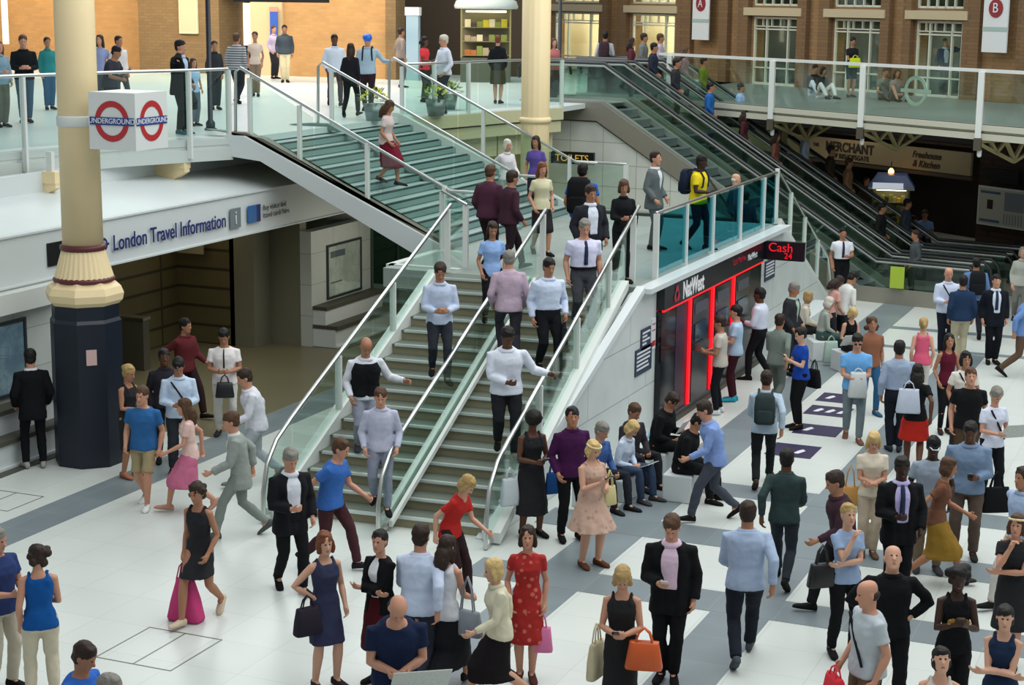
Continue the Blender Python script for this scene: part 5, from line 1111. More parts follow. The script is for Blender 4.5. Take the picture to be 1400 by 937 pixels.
for k, (px, py, hh, l) in enumerate(((850,640,.34,'under the seated writer'),(815,645,.36,'under the grey haired sitter'),(905,640,.40,'under the reader in black'),(868,618,.36,'under the brown haired sitter'))):
    pass
bag('clear blue and white carrier bag at the knees of the reader in black', Vector(G(930,640))+Vector((-.55,.25,.47)), .3, .3, .12, '#7fc0e0', .6, 'bag', .16)
bag('dark blue and maroon bag lying on the floor in front of the seated writer', Vector(G(880,672))+Vector((-.2,.2,.30)), .45, .22, .25, '#2a3552', .4, 'bag', .06)
f = PE('person in black top bending forward beside the seated reader', Hd(935,568,1.2), 70, 1.74, 'm', 'm', 'sk', (30,0), 'll', 'sit', 18, 10, 1.2, ('s','#0e1012'), ('t','#111316'), None, '#0f0f11', '', None, None, .42)
# cash machine users
f = PE('person in cream T-shirt and black trousers using the nearest cash machine', G(982,566), -100, 1.72, 'm', 'm', 'sb', (12,0), 'pp', 'st', 0, 3, 1, ('h','#bcb5ab'), ('t','#12161a'), None, '#cfd4d6')
f = PE('person in pale blue top and wine red trousers using the middle cash machine', G(1003,549), -100, 1.74, 'm', 'p', 'sk', (5,0), 'pp', 'cl', 0, 0, 1, ('h','#a9c2da'), ('t','#3a1420'), None, '#2fa0b4')
f = PE('person in white shirt and black trousers queuing at the farthest cash machine', G(1036,520), -115, 1.78, 'm', 'b', 'sk', (5,0), 'pr', 'ws', 0, 3, 1.15, ('s','#ccd2e2'), ('t','#0f1116'), None, '#0d0d0f', 'u')
f = PE('person in charcoal suit standing against the white wall past the cash machines', G(1078,512), 60, 1.78, 'm', 'm', 'sg', (20,0), 'rr', 'st', 0, 6, 1.1, ('j','#2a2b30'), ('t','#25262b'), '#9fb3a8', '#101012')
PE('person in dull green jacket passing the charcoal suit', G(1060,560), 150, 1.74, 'm', 'm', 'sb', (5,0), 'fb', 'wa', 4, 0, 1, ('s','#6e7a72'), ('t','#59625c'))
f = PE('person in royal blue top and black trousers, hands raised to a phone', G(1092,586), -70, 1.72, 'f', 'l', 'uk', (18,0), 'PP', 'cl', 0, 6, 1.05, ('h','#15419c'), ('t','#0c0d10'), None, '#1a1412'); phone(f, 'person in the royal blue top')
bag('black shoulder bag on the back of the royal blue top', f.w(.05,-.27,1.12), .26, .3, .14, '#101114', f.rz+.3, 'bag', .16)
f = PE('person in sky blue T-shirt and grey jeans clutching a white carrier bag', G(1165,602), -5, 1.80, 'm', 'p', 'sk', (15,0), 'qq', 'ws', 2, 6, 1.1, ('h','#6ba7dc'), ('t','#6e7c80'), None, '#6a4d3e', 'X')
bag('full white carrier bag held to the chest of the sky blue T-shirt', f.w(-.02,.24,1.22), .30, .40, .18, '#c2c6c6', f.rz, 'bag', .06)
f = PE('person in rust brown top and blue jeans right behind the sky blue T-shirt', G(1186,565), 10, 1.72, 'm', 'm', 'cm', (0,10), 'dd', 'ws', 0, 0, .95, ('h','#8a5b45'), ('t','#2b567c'), None, '#28506e')
# ledge group under the far rail
f = PE('seated fair haired person in white cardigan on the white ledge', Hd(1100,402,1.18), 85, 1.66, 'f', 'l', 'by', (10,0), 'll', 'sit', 4, 8, 1, ('s','#d5cdbd'), ('t','#2b2a2c'), None, '#222', '', None, None, .42)
f = PE('seated silver haired person in light jacket between the white cardigan and the bending pair', Hd(1125,411,1.16), 95, 1.66, 'f', 'p', 'bw', (20,0), 'll', 'sit', 8, 12, 1, ('s','#9ca59c'), ('t','#3b5250'), None, '#222', '', None, None, .42)
f = PE('dark haired person with pink top leaning over the silver haired sitter', Hd(1136,386,1.5), 110, 1.68, 'f', 'm', 'lb', (30,0), 'll', 'sw', 14, 14, 1, ('h','#c99a90'), ('t','#25252a'))
f = PE('person in white shirt bending forward behind the ledge group', Hd(1152,380,1.55), 120, 1.74, 'm', 'm', 'sk', (25,0), 'll', 'sw', 22, 14, 1, ('s','#cfd2cf'), ('t','#23262b'))
f = PE('seated blond person in black top reading on a case near the ledge', Hd(1162,421,1.2), 20, 1.66, 'f', 'l', 'bl', (30,0), 'pp', 'sit', 8, 10, 1, ('v','#121214'), ('t','#131316'), None, '#222', '', None, None, .42); papers(f, 'seated blond person in black', 'white magazine', 0)
bag('white and teal carrier bag on the floor among the ledge group', Vector(G(1135,500))+Vector((0,0,.58)), .3, .42, .16, '#a9c0b4', .5, 'bag', .1)
f = PE('person in white short sleeved shirt and dark tie standing before the escalators', G(1148,414), 2, 1.78, 'm', 'm', 'sk', (5,0), 'pd', 'cl', 0, 0, 1.1, ('h','#dadfe6'), ('t','#0f1114'), None, '#0f0f11', 'Tub')
# walkers in the middle
f = PE('person in very pale blue shirt walking away beside the floor stickers', G(1042,665), 170, 1.78, 'm', 'm', 'sb', (5,0), 'fb', 'wb', 6, 0, 1, ('s','#a9bccb'), ('t','#171a1c'), None, '#3b2c24'); backpack(f, 'dark grey backpack on the very pale blue shirt', '#2f3a3a')
f = PE('person in periwinkle blue shirt striding left beside the cash machines', G(975,712), -85, 1.76, 'm', 'p', 'sb', (15,0), 'fb', 'wa', 16, 4, 1.1, ('s','#7d97cc'), ('t','#454a55'))
f = PE('person in pale blue shirt and dark trousers walking away across the grey stripes', G(1015,905), 175, 1.84, 'm', 'm', 'sb', (5,0), 'fb', 'wb', 4, 2, 1.15, ('s','#9fb0ca'), ('t','#1d222c'), None, '#4a4f55')
f = PE('person in dark green jacket walking close behind the pale blue shirt', G(1068,800), 165, 1.76, 'm', 'b', 'sk', (0,0), 'bf', 'wa', 4, 0, 1, ('s','#2e3f3e'), ('t','#262c33'))
f = PE('person in plum jacket and black trousers hurrying left behind the folded arms blouse', G(1148,838), -80, 1.78, 'm', 'm', 'sb', (15,0), 'fb', 'wb', 12, 3, 1.15, ('s','#3c2630'), ('t','#15171b'))
# ---- right crowd
f = PE('person in grey blue shirt and dark trousers seen from behind, left of the red skirt', G(1222,618), 175, 1.80, 'm', 'm', 'sk', (0,0), 'dd', 'cl', 0, 0, 1.1, ('s','#93a3ba'), ('t','#151a24'), None, '#2a3036', 'u')
f = PE('person in black top and red skirt walking away with a white bag', G(1247,645), 170, 1.70, 'f', 'b', 'lk', (5,0), 'fb', 'ws', 0, 0, 1.1, ('h','#111215'), ('k','#b5281f',.42,.06), None, '#3a2420')
bag('white shoulder bag on the black top above the red skirt', f.w(-.12,-.20,1.42), .36, .36, .12, '#b9c2d2', f.rz, 'tote', .12)
f = PE('fair haired person in pink top beyond the red skirt', G(1256,560), 175, 1.64, 'f', 'l', 'py', (0,0), 'dd', 'cl', 0, 0, 1, ('v','#d25a78'), ('t','#c9c5bd'))
f = PE('person with long dark hair in wine coloured top and black leggings', G(1290,592), 5, 1.68, 'f', 'm', 'lk', (0,5), 'rr', 'cl', 0, 0, .95, ('v','#571428'), ('t','#101114'), None, '#2a2424', 'L')
f = PE('person with dark hair and cream top with black strap behind the black T-shirt', Hd(1321,477,1.74), 0, 1.74, 'f', 'm', 'bk', (5,0), 'rr', 'st', 0, 0, 1.15, ('h','#d8d5cb'), ('t','#2b2b2e'), None, '#222', 'V')
f = PE('person in plain black T-shirt with bare arms in the right crowd', G(1318,662), -10, 1.76, 'm', 'p', 'sm', (-4,-5), 'dd', 'st', 0, 0, 1.1, ('h','#0f1013'), ('t','#4b3a2c'))
f = PE('person in white polo shirt with a strap reading a leaflet at right', G(1350,688), 15, 1.72, 'f', 'p', 'sg', (38,0), 'pp', 'st', 0, 8, 1.1, ('h','#cfd5e6'), ('t','#12141a'), None, '#15161a', 'V'); papers(f, 'person in the white polo shirt', 'grey leaflet')
f = PE('fair haired person in cream blouse texting, orange strap bag on shoulder', Hd(1195,585,1.66), -5, 1.66, 'f', 'p', 'll', (30,0), 'qq', 'cl', 0, 8, 1.15, ('h','#d6cbb6'), ('t','#b9a994'), None, '#5a4636'); phone(f, 'fair haired person in the cream blouse')
bag('tan leather bag with orange strap under the arm of the cream blouse', f.w(.26,.02,1.18), .26, .24, .1, '#b98a4e', f.rz, 'tote', .28)
f = PE('person in dark suit, lilac shirt and loose striped tie facing the camera', Hd(1234,620,1.80), 0, 1.80, 'm', 'd', 'sk', (8,0), 'rp', 'cl', 0, 2, 1.1, ('j','#101115'), ('t','#0f1014'), '#b9b0dc', '#0d0d0f', 'OT')
f = PE('person in black baseball cap and grey polo shirt in the right crowd', Hd(1277,593,1.74), -5, 1.74, 'm', 'd', 'sk', (10,0), 'rr', 'st', 0, 0, 1.1, ('h','#8e9baa'), ('t','#7a6a58'), None, '#3b3b40', 'K')
f = PE('heavily built person in blue grey shirt holding a phone at the right', Hd(1328,572,1.80), -15, 1.80, 'm', 'b', 'sk', (22,0), 'pd', 'st', 0, 5, 1.3, ('s','#6f849e'), ('t','#5b4c44'), None, '#2a2622'); phone(f, 'heavily built person in the blue grey shirt', 0)
bag('black laptop bag on the hip of the blue grey shirt', f.w(-.36,-.08,1.12), .4, .32, .12, '#121318', f.rz+.4, 'case', .2)
f = PE('person in brown top and mustard skirt rushing right behind the folded arms blouse', G(1275,800), 75, 1.68, 'f', 'm', 'bm', (12,0), 'fb', 'wa', 10, 2, 1, ('h','#6f4a38'), ('k','#8a6a28',.5,.08), None, '#3a2c28')
f = PE('person with fair hair tied back in pale blue blouse, hand on chin, arm folded', G(1150,895), 15, 1.72, 'f', 'l', 'uy', (-4,5), 'xc', 'st', 0, 0, 1.05, ('h','#8ea3c2'), ('t','#0e0f12'), None, '#151518')
bag('shiny black handbag under the arm of the pale blue blouse', f.w(.28,.02,1.25), .32, .26, .12, '#0f1113', f.rz, 'handbag', .2)
f = PE('balding person in black shirt looking up at the boards, hands in pockets', Hd(1222,741,1.78), -5, 1.78, 'm', 'l', 'rm', (-22,0), 'hh', 'st', 0, -3, 1.15, ('s','#0e1013'), ('t','#111317'), None, '#0d0d0f')
f = PE('bald person in light grey T-shirt with a backpack strap turning left', Hd(1192,791,1.76), -75, 1.78, 'm', 'p', 'rb', (8,0), 'dr', 'st', 0, 4, 1.15, ('h','#b3bcc2'), ('t','#6a5a48'), None, '#2a2a2c', 'V')
bag('white and red carrier bag beside the bald person in grey', f.w(-.05,.34,.98), .34, .42, .16, '#c8323c', f.rz, 'bag', .1)
f = PE('person with curly black hair, black top and gold bracelets, hands raised', Hd(1311,768,1.70), -5, 1.70, 'f', 'd', 'ck', (10,0), 'PP', 'cl', 0, 3, 1.05, ('v','#101013'), ('t','#0f0f12'), None, '#131315')
for i in (0,1):
    b_ = MB(); q = f.hands[i][1]; c = f.hands[i][0]-f.M @ (q[1]*.13); b_ = b_.lathe([(.034,-.02),(.040,-.02),(.040,.02),(.034,.02)], n=16).build('bracelet', plain('gold','#b08a40',.3,1.0)); b_.rotation_mode = 'QUATERNION'; b_.rotation_quaternion = (f.M @ q[1]).to_track_quat('Z','Y'); b_.location = c; tag(b_, 'wide gold bracelet on the %s wrist of the person with curly black hair'%('left','right')[i], 'bracelet')
f = PE('person with straight black fringe and strappy pale top, looking up at the bottom edge', Hd(1288,882,1.62), -5, 1.64, 'f', 'l', 'fk', (-18,0), 'xd', 'cl', 0, 0, 1, ('v','#c9c5bb'), ('t','#1b1c20'))
f = PE('person with short dark hair in navy strap top, arms crossed, at the right edge', Hd(1376,822,1.66), -25, 1.66, 'f', 'l', 'fk', (0,-10), 'xx', 'cl', 0, 0, 1, ('v','#1a2a44'), ('t','#1b2434'))
f = PE('person in black dress with a hairband, hand on chin, cut off by the right edge', Hd(1392,698,1.70), -25, 1.70, 'f', 'p', 'bm', (0,0), 'xc', 'cl', 0, 0, 1.1, ('E','#0f1115','#0f1115',.5,.03), ('n',), None, '#111', 'N')
f = PE('person in light blue shirt cut off by the right edge above the hairband wearer', Hd(1404,628,1.78), -60, 1.78, 'm', 'm', 'sb', (0,0), 'fb', 'wb', 3, 0, 1, ('s','#9fb2d0'), ('t','#c0bdb6'))
# ---- right, farther
f = PE('balding person in white and blue shirt with a strap, holding papers', G(1290,486), 0, 1.80, 'm', 'p', 'rm', (12,0), 'pp', 'cl', 0, 3, 1.1, ('s','#c3cde2'), ('t','#1a1e2a'), None, '#111', 'V'); papers(f, 'balding person in the white and blue shirt', 'green leaflet', 1, .2, .16)
f = PE('person in denim jacket and khaki trousers seen from behind', G(1310,497), 180, 1.76, 'm', 'm', 'sk', (5,0), 'dd', 'cl', 0, 0, 1.1, ('s','#1f3450'), ('t','#b0a88e'))
f = PE('person in dark suit with pale tie facing the camera at the far right', G(1355,497), 0, 1.78, 'm', 'p', 'sk', (0,0), 'dd', 'cl', 0, 0, 1.05, ('j','#11161f'), ('t','#0f1218'), '#c9d6e2', '#111', 'OT')
f = PE('person in blue shirt with a black backpack passing behind the denim jacket', Hd(1336,346,1.78), 175, 1.78, 'm', 'm', 'sk', (0,0), 'dd', 'wa', 0, 0, 1.1, ('s','#5d7ba8'), ('t','#1c2028')); backpack(f, 'black backpack on the blue shirt behind the denim jacket', '#15171b', 1.1)
f = PE('person in mid blue shirt hurrying right at the far right edge', G(1392,515), 80, 1.76, 'm', 'm', 'sb', (5,0), 'fb', 'wa', 12, 0, 1.15, ('s','#6585ba'), ('t','#5a4638'))
f = PE('grey haired person in cream jacket near the right edge below the notice board', G(1392,440), -10, 1.72, 'f', 'p', 'bg', (0,0), 'dd', 'ws', 0, 0, 1.1, ('s','#a9aba2'), ('t','#6f6f68'))
f = PE('person in dark jacket sitting by the blue roofed kiosk', Hd(1246,298,1.24), 40, 1.74, 'm', 'm', 'sk', (10,0), 'll', 'sit', 4, 6, 1.1, ('s','#20242a'), ('t','#1c2430'), None, '#111', '', None, None, .45)
f = PE('person in light blue shirt and jeans sitting right of the dark jacket', Hd(1265,289,1.26), -15, 1.74, 'm', 'm', 'sb', (15,0), 'll', 'sit', 2, 6, 1, ('h','#7d95cc'), ('t','#24334c'), None, '#111', '', None, None, .45)
f = PE('person in white top sitting left of the dark jacket by the kiosk', Hd(1220,300,1.22), 20, 1.70, 'f', 'm', 'sm', (15,0), 'll', 'sit', 4, 8, 1, ('h','#b5aea6'), ('t','#2a2a2e'), None, '#111', '', None, None, .45)
PE('person in brown coat standing in the dark left of the kiosk', Hd(1185,240,1.75), 30, 1.75, 'm', 'm', 'sb', (0,0), 'dd', 'cl', 0, 0, 1, ('s','#3a2c26'), ('t','#1f1a1a'))
# ---- lower flight
def ST(label, px, hy, hd, h=1.76, *a, **k): return PE(label, onstair(px, hy, h-.07), hd, h, *a, **k)
f = ST('person in black waistcoat over white shirt coming down the left lane of the stairs', 497, 450, 15, 1.80, 'm', 'm', 'rm', (30,0), 'wr', 'dn', 6, 10, 1.1, ('s','#d3d6de'), ('t','#8a8f9f'), None, '#3a3a42', 'W'); 
f = ST('person in pale blue striped shirt and dark grey trousers on the left lane, head bowed', 600, 350, 10, 1.80, 'm', 'm', 'sb', (28,0), 'pp', 'dn', 2, 8, 1, ('s','#b9c6dc'), ('t','#2b2f37'), None, '#1a1a1c')
f = ST('person in sky blue top and black trousers coming down just below the landing', 672, 296, 10, 1.70, 'f', 'm', 'lb', (20,0), 'rr', 'dn', 0, 6, 1, ('h','#8fb0e0'), ('t','#14151a'))
f = ST('person in dusty pink shirt climbing the stairs, seen from behind', 697, 346, 185, 1.78, 'm', 'p', 'sg', (5,0), 'rr', 'up', 6, 0, 1.15, ('s','#b5a0b0'), ('t','#39363f'))
f = ST('person in white and blue shirt and black trousers coming down the right lane', 747, 345, 20, 1.80, 'm', 'm', 'sk', (15,0), 'rd', 'dn', 0, 5, 1.15, ('s','#c6d2e8'), ('t','#101318'), None, '#101013', 'u')
bag('dark laptop bag in the hand of the person in white and blue shirt', f.hands[0][0], .34, .26, .1, '#22262a', f.rz+1.3, 'case', .08)
f = ST('person in white short sleeved shirt and grey tie coming down beside the right rail', 797, 292, 12, 1.80, 'm', 'p', 'sg', (22,0), 'dd', 'dn', 0, 6, 1.25, ('h','#cfd0e8'), ('t','#3e4044'), None, '#15151a', 'Tub')
f = ST('person in loose white shirt and long grey trousers low on the right lane', 692, 436, 8, 1.84, 'm', 'b', 'sk', (25,-15), 'wq', 'dn', 4, 8, 1.25, ('s','#d3dae6'), ('t','#1b1d22'), None, '#141416')
f = ST('fair haired person in red top bending at the foot of the right lane', 608, 632, 60, 1.66, 'f', 'l', 'by', (30,0), 'fb', 'dn', 22, 12, 1, ('h','#b32a26'), ('t','#2f1d1f'))
f = ST('person in lilac shirt and grey trousers behind the waistcoat wearer on the left lane', 520, 520, 5, 1.72, 'm', 'p', 'sm', (15,0), 'rr', 'dn', 4, 6, 1, ('s','#b5b9cd'), ('t','#7e8394'))
# ---- landing
def Lh(px, hy, h=1.76):
    q = Hd(px, hy, h, LZ); return (min(q[0], -9.3), q[1], LZ)
f = PE('person in plum coat on the landing at the head of the lower stairs', Lh(668,222), 150, 1.78, 'm', 'm', 'sm', (5,0), 'rr', 'ws', 4, 4, 1.15, ('s','#4a2838'), ('t','#2b1a22'))
f = PE('person in dark plum jacket on the landing, turned to the upper stairs', Lh(696,226), 120, 1.76, 'm', 'm', 'sb', (5,0), 'rr', 'wa', 4, 4, 1.1, ('s','#3f2430'), ('t','#261a20'))
f = PE('white haired person in pale top stepping off the upper stairs', Lh(692,180), 30, 1.70, 'f', 'p', 'bw', (10,0), 'fb', 'wa', 6, 0, 1, ('s','#d6d2d4'), ('t','#a9a6a0'))
f = PE('person with auburn hair in cream top and dark skirt on the landing', Lh(741,212), 20, 1.70, 'f', 'p', 'lr', (10,0), 'rr', 'ws', 0, 0, 1.05, ('h','#cfc9a6'), ('k','#2a2226',.5,.03))
f = PE('person in violet top beside the plain pillar on the landing', Lh(733,180), -20, 1.74, 'f', 'm', 'lb', (10,0), 'rr', 'ws', 0, 0, 1, ('h','#5a4a94'), ('t','#2c2a38'))
f = PE('person in royal blue T-shirt on the landing with a black backpack', Lh(797,218,1.82), 165, 1.82, 'm', 'm', 'sk', (5,5), 'rr', 'ws', 0, 0, 1.15, ('h','#155ab5'), ('t','#12151c')); backpack(f, 'large round black backpack on the royal blue T-shirt', '#0f1114', 1.35)
f = PE('person in dark suit with open white shirt reaching the top of the stairs', Lh(830,246,1.78), 20, 1.78, 'm', 'm', 'sb', (15,0), 'rr', 'wb', 0, 0, 1.05, ('j','#24262c'), ('t','#1c1e24'), '#d3dbe8', '#111', 'O')
f = PE('brown haired person in black jacket right beside the dark suit', Lh(853,240,1.70), 5, 1.70, 'f', 'm', 'bm', (18,0), 'rp', 'ws', 0, 0, 1.05, ('s','#15171b'), ('t','#15161a'))
f = PE('person in mid grey suit standing alone on the landing by the tiled wall', Lh(896,204,1.82), 60, 1.82, 'm', 'p', 'sb', (0,10), 'rr', 'cl', 0, 0, 1, ('j','#5f6566'), ('t','#55595b'), '#d6dade', '#15151a')
f = PE('person in bright yellow shirt at the blue landing glass', Lh(985,208,1.78), 60, 1.78, 'm', 'd', 'sk', (12,0), 'rp', 'ws', 3, 3, 1.1, ('h','#e0c820'), ('t','#1b2230')); backpack(f, 'navy backpack on the bright yellow shirt', '#1c2438')
f = PE('pale headed person in grey top just right of the yellow shirt on the landing', (-10.2,36.05,1.6), 100, 1.70, 'm', 'l', 'rw', (5,0), 'dd', 'ws', 0, 0, 1, ('s','#3a4a58'), ('t','#3a2a3a'))
f = PE('person in dark blue top descending behind the last landing post', (-10.25,37.1,1.12), 170, 1.70, 'm', 'm', 'sk', (5,0), 'dd', 'ws', 0, 0, 1, ('s','#23303c'), ('t','#1d232c'))
# ---- upper flight
p_ = None
for k in range(12, -1, -1):
    zz = MZ-rise*k; q = Hd(522,128,1.66,zz)
    if p_ is None or abs(q[0]-(UX0+run*(k-.5))) < abs(p_[0]-p_[3]): p_ = (q[0],q[1],zz,UX0+run*(k-.5))
f = PE('person in white top and maroon skirt coming down the upper stairs', p_[:3], 70, 1.68, 'f', 'm', 'lm', (20,0), 'rr', 'dn', 6, 4, 1.1, ('h','#c9b9b4'), ('k','#6a1528',.55,.05))
# ---- upper level
U = lambda px, hy, h=1.75: Hd(px, hy, h, MZ)
f = PE('person in black suit with a shoulder bag leaning by the glass near the box sign', G(248,184,MZ), 70, 1.80, 'm', 'p', 'sk', (5,0), 'ru', 'cl', 0, 3, 1.15, ('j','#0f1114'), ('t','#181a1e'), '#a9c2dc', '#2b6470')
bag('black holdall slung on the back of the person in the black suit by the glass', f.w(.10,.22,.92), .42, .34, .24, '#1b1c20', f.rz, 'case', .1)
f = PE('child in pale blue top behind the black suit on the upper level', G(266,172,MZ), 40, 1.38, 'f', 'p', 'lm', (5,0), 'rr', 'cl', 0, 0, .95, ('h','#9fc2e0'), ('t','#5a6670'))
f = PE('person in dark jumper and jeans holding a cup at the left of the upper level', G(36,168,MZ), 20, 1.80, 'm', 'p', 'sm', (10,0), 'pp', 'cl', 0, 3, 1.1, ('s','#15181c'), ('t','#39566e'))
f = PE('person in light denim shirt at the left edge of the upper level', G(3,174,MZ), 40, 1.72, 'f', 'p', 'lr', (0,0), 'rp', 'cl', 0, 0, 1.1, ('s','#7d98a8'), ('t','#5a5e54'))
f = PE('person in teal top beside the big pillar on the upper level', G(68,150,MZ), 30, 1.66, 'f', 'm', 'sb', (0,0), 'dd', 'cl', 0, 0, 1, ('s','#2c7f80'), ('t','#2f5a7c'))
f = PE('person in charcoal shirt leaning on the rail above the box sign', G(152,176,MZ), 75, 1.66, 'm', 'm', 'sk', (10,0), 'to', 'st', 16, 8, 1.1, ('h','#34363e'), ('t','#22252b'))
f = PE('person in lavender top behind the charcoal shirt', G(140,150,MZ), -10, 1.72, 'f', 'p', 'lb', (0,0), 'dd', 'cl', 0, 0, 1, ('h','#8f9bc2'), ('t','#4c5058'))
f = PE('person in white shirt farther back between pillar and tan brick', G(165,150,MZ), 50, 1.72, 'm', 'm', 'sb', (0,0), 'dd', 'ws', 0, 0, 1, ('s','#cfc8c4'), ('t','#40444a'))
f = PE('person in navy top with white horizontal stripes near the bright shop window', G(325,142,MZ), 160, 1.75, 'm', 'm', 'sm', (0,0), 'dd', 'ws', 0, 0, 1.2, ('s','#3c4048','stripe#b5b8ba'), ('t','#23262c'))
f = PE('person in dark top passing in front of the tan brick pier', G(295,150,MZ), 20, 1.60, 'f', 'm', 'sb', (0,0), 'dd', 'cl', 0, 0, 1, ('s','#2c2e33'), ('t','#23262c'))
f = PE('person in beige top next to the navy striped top', G(350,132,MZ), 0, 1.70, 'f', 'm', 'sb', (0,0), 'dd', 'cl', 0, 0, 1, ('h','#cbb6a6'), ('t','#7d6a58'))
f = PE('person in slate jacket and cream trousers under the blue flag', G(390,113,MZ), 10, 1.74, 'm', 'm', 'sb', (5,0), 'dd', 'cl', 0, 0, 1.1, ('s','#3e4852'), ('t','#c9bd9c'))
f = PE('person in lilac top with white coat beside the slate jacket', G(375,108,MZ), 40, 1.68, 'f', 'p', 'sm', (5,0), 'rr', 'cl', 0, 0, 1, ('s','#b3a9c4'), ('t','#2a2a30'))
f = PE('bearded person in white shirt walking left of the cyclist', G(458,145,MZ), 15, 1.78, 'm', 'b', 'sk', (5,0), 'rr', 'wa', 0, 0, 1.05, ('s','#c6d0dc'), ('t','#4a3a40'))
f = PE('person in black coat between the white shirt and the cyclist', G(480,160,MZ), 170, 1.68, 'f', 'm', 'lb', (0,0), 'dd', 'wb', 0, 0, 1, ('s','#1a1b20'), ('t','#1a1b20'))
f = PE('cyclist in blue helmet and pale blue shirt at the head of the upper stairs', G(503,152,MZ), 0, 1.80, 'm', 'p', 'sb', (10,0), 'wd', 'ws', 0, 3, 1.1, ('s','#9fb6c6'), ('t','#2b1c22'), None, '#15151a', 'Z'); backpack(f, 'dark backpack worn by the cyclist in the blue helmet', '#1a1c24')
f = PE('person in bright red top by the dark archway', G(580,140,MZ), 60, 1.66, 'f', 'b', 'ck', (15,0), 'rp', 'cl', 0, 0, 1, ('h','#d23a42'), ('t','#22242a'))
f = PE('white haired person in crisp white shirt facing the red top', G(607,156,MZ), -60, 1.80, 'm', 'p', 'sw', (8,0), 'rp', 'cl', 0, 0, 1.1, ('s','#d6dcea'), ('t','#2d3340'))
f = PE('person in pale brown jacket far back in front of the archway', G(548,120,MZ), 120, 1.74, 'm', 'm', 'sb', (0,0), 'dd', 'cl', 0, 0, 1, ('s','#8a7c74'), ('t','#5a4c48'))
f = PE('person in black jacket and olive skirt at the round kiosk', G(680,142,MZ), 170, 1.72, 'f', 'p', 'sr', (5,0), 'rr', 'cl', 0, 0, 1.1, ('s','#15171b'), ('k','#3c3a28',.45,.03))
f = PE('person in slate blue top right of the plain pillar', G(746,135,MZ), 20, 1.72, 'm', 'm', 'sb', (0,0), 'dd', 'cl', 0, 0, 1, ('s','#5a6488'), ('t','#3a3c48'))
f = PE('person in salmon top beside the second navy lamp post', G(756,138,MZ), 20, 1.62, 'f', 'p', 'lm', (0,0), 'dd', 'cl', 0, 0, 1, ('h','#b56a68'), ('t','#4a3c40'))
f = PE('person with a backpack heading for the lit shop windows', G(826,128,MZ), 170, 1.76, 'm', 'm', 'sk', (0,0), 'dd', 'ws', 0, 0, 1, ('s','#a9aeb5'), ('t','#2c2c32')); backpack(f, 'dark red brown backpack in front of the lit shop windows', '#3a2a30')
# right balcony
f = PE('person in suit and open white shirt standing in the shop doorway', Vector(wp(.1,MZ,-.35)), 10, 1.64, 'm', 'l', 'sg', (0,0), 'ur', 'cl', 0, 0, 1, ('j','#2b3852'), ('t','#1d2638'), '#d6dcea', '#111', 'O')
def bal(px, fy): return G(px, fy, MZ)
f = PE('person in white trousers and black top sitting on the floor behind the balcony glass', bal(1112,131), 20, 1.70, 'm', 'm', 'sk', (15,0), 'll', 'flo', 0, 5, 1, ('s','#1c1e22'), ('t','#c3ccd6'))
f = PE('person crouching with a red bag left of the lime green bag', bal(1122,134), 25, 1.66, 'f', 'm', 'bk', (15,0), 'll', 'flo', 4, 5, 1, ('s','#2a2c30'), ('t','#c9c9c4'))
f = PE('bare legged person in black top holding a lime green bag behind the balcony glass', bal(1162,133), 10, 1.66, 'f', 'm', 'uk', (20,0), 'qq', 'cl', 0, 3, 1, ('h','#1a1c20'), ('o','#22252a'))
bag('lime green bag at the waist of the bare legged person', f.w(0,.26,1.15), .34, .26, .16, '#b5c81c', f.rz, 'bag', .08)
f = PE('person in olive top sitting on the floor next to the ring on the glass', bal(1208,137), 15, 1.70, 'm', 'm', 'sm', (10,0), 'll', 'flo', 0, 4, 1, ('h','#6a6a5c'), ('t','#4a4238'))
f = PE('person in taupe top and shorts sitting right beside the olive top', bal(1224,138), 10, 1.66, 'f', 'm', 'lm', (10,0), 'll', 'flo', 0, 4, 1, ('h','#7a6c60'), ('o','#5e5248'))
t = thing('ring_sign', 'pale ring shaped emblem with a bar fixed behind the balcony glass', 'sign', bq(8.4,-.15,MZ)); rg = MB()
X_ = BD
for i in range(32):
    a0, a1 = 2*PI*i/32, 2*PI*(i+1)/32; c = Vector((0,0,.62))
    rg.prism([c+X_*(.34*math.cos(a0))+Vector((0,0,.34*math.sin(a0))), c+X_*(.34*math.cos(a1))+Vector((0,0,.34*math.sin(a1))), c+X_*(.26*math.cos(a1))+Vector((0,0,.26*math.sin(a1))), c+X_*(.26*math.cos(a0))+Vector((0,0,.26*math.sin(a0)))], bn*.02)
rg.build('ring', plain('ring_pale','#b4bdb2',.5), t); MB().prism([X_*-.45+Vector((0,0,.58)), X_*.45+Vector((0,0,.58)), X_*.45+Vector((0,0,.66)), X_*-.45+Vector((0,0,.66))], bn*.025).build('bar', plain('ring_pale','#b4bdb2',.5), t)
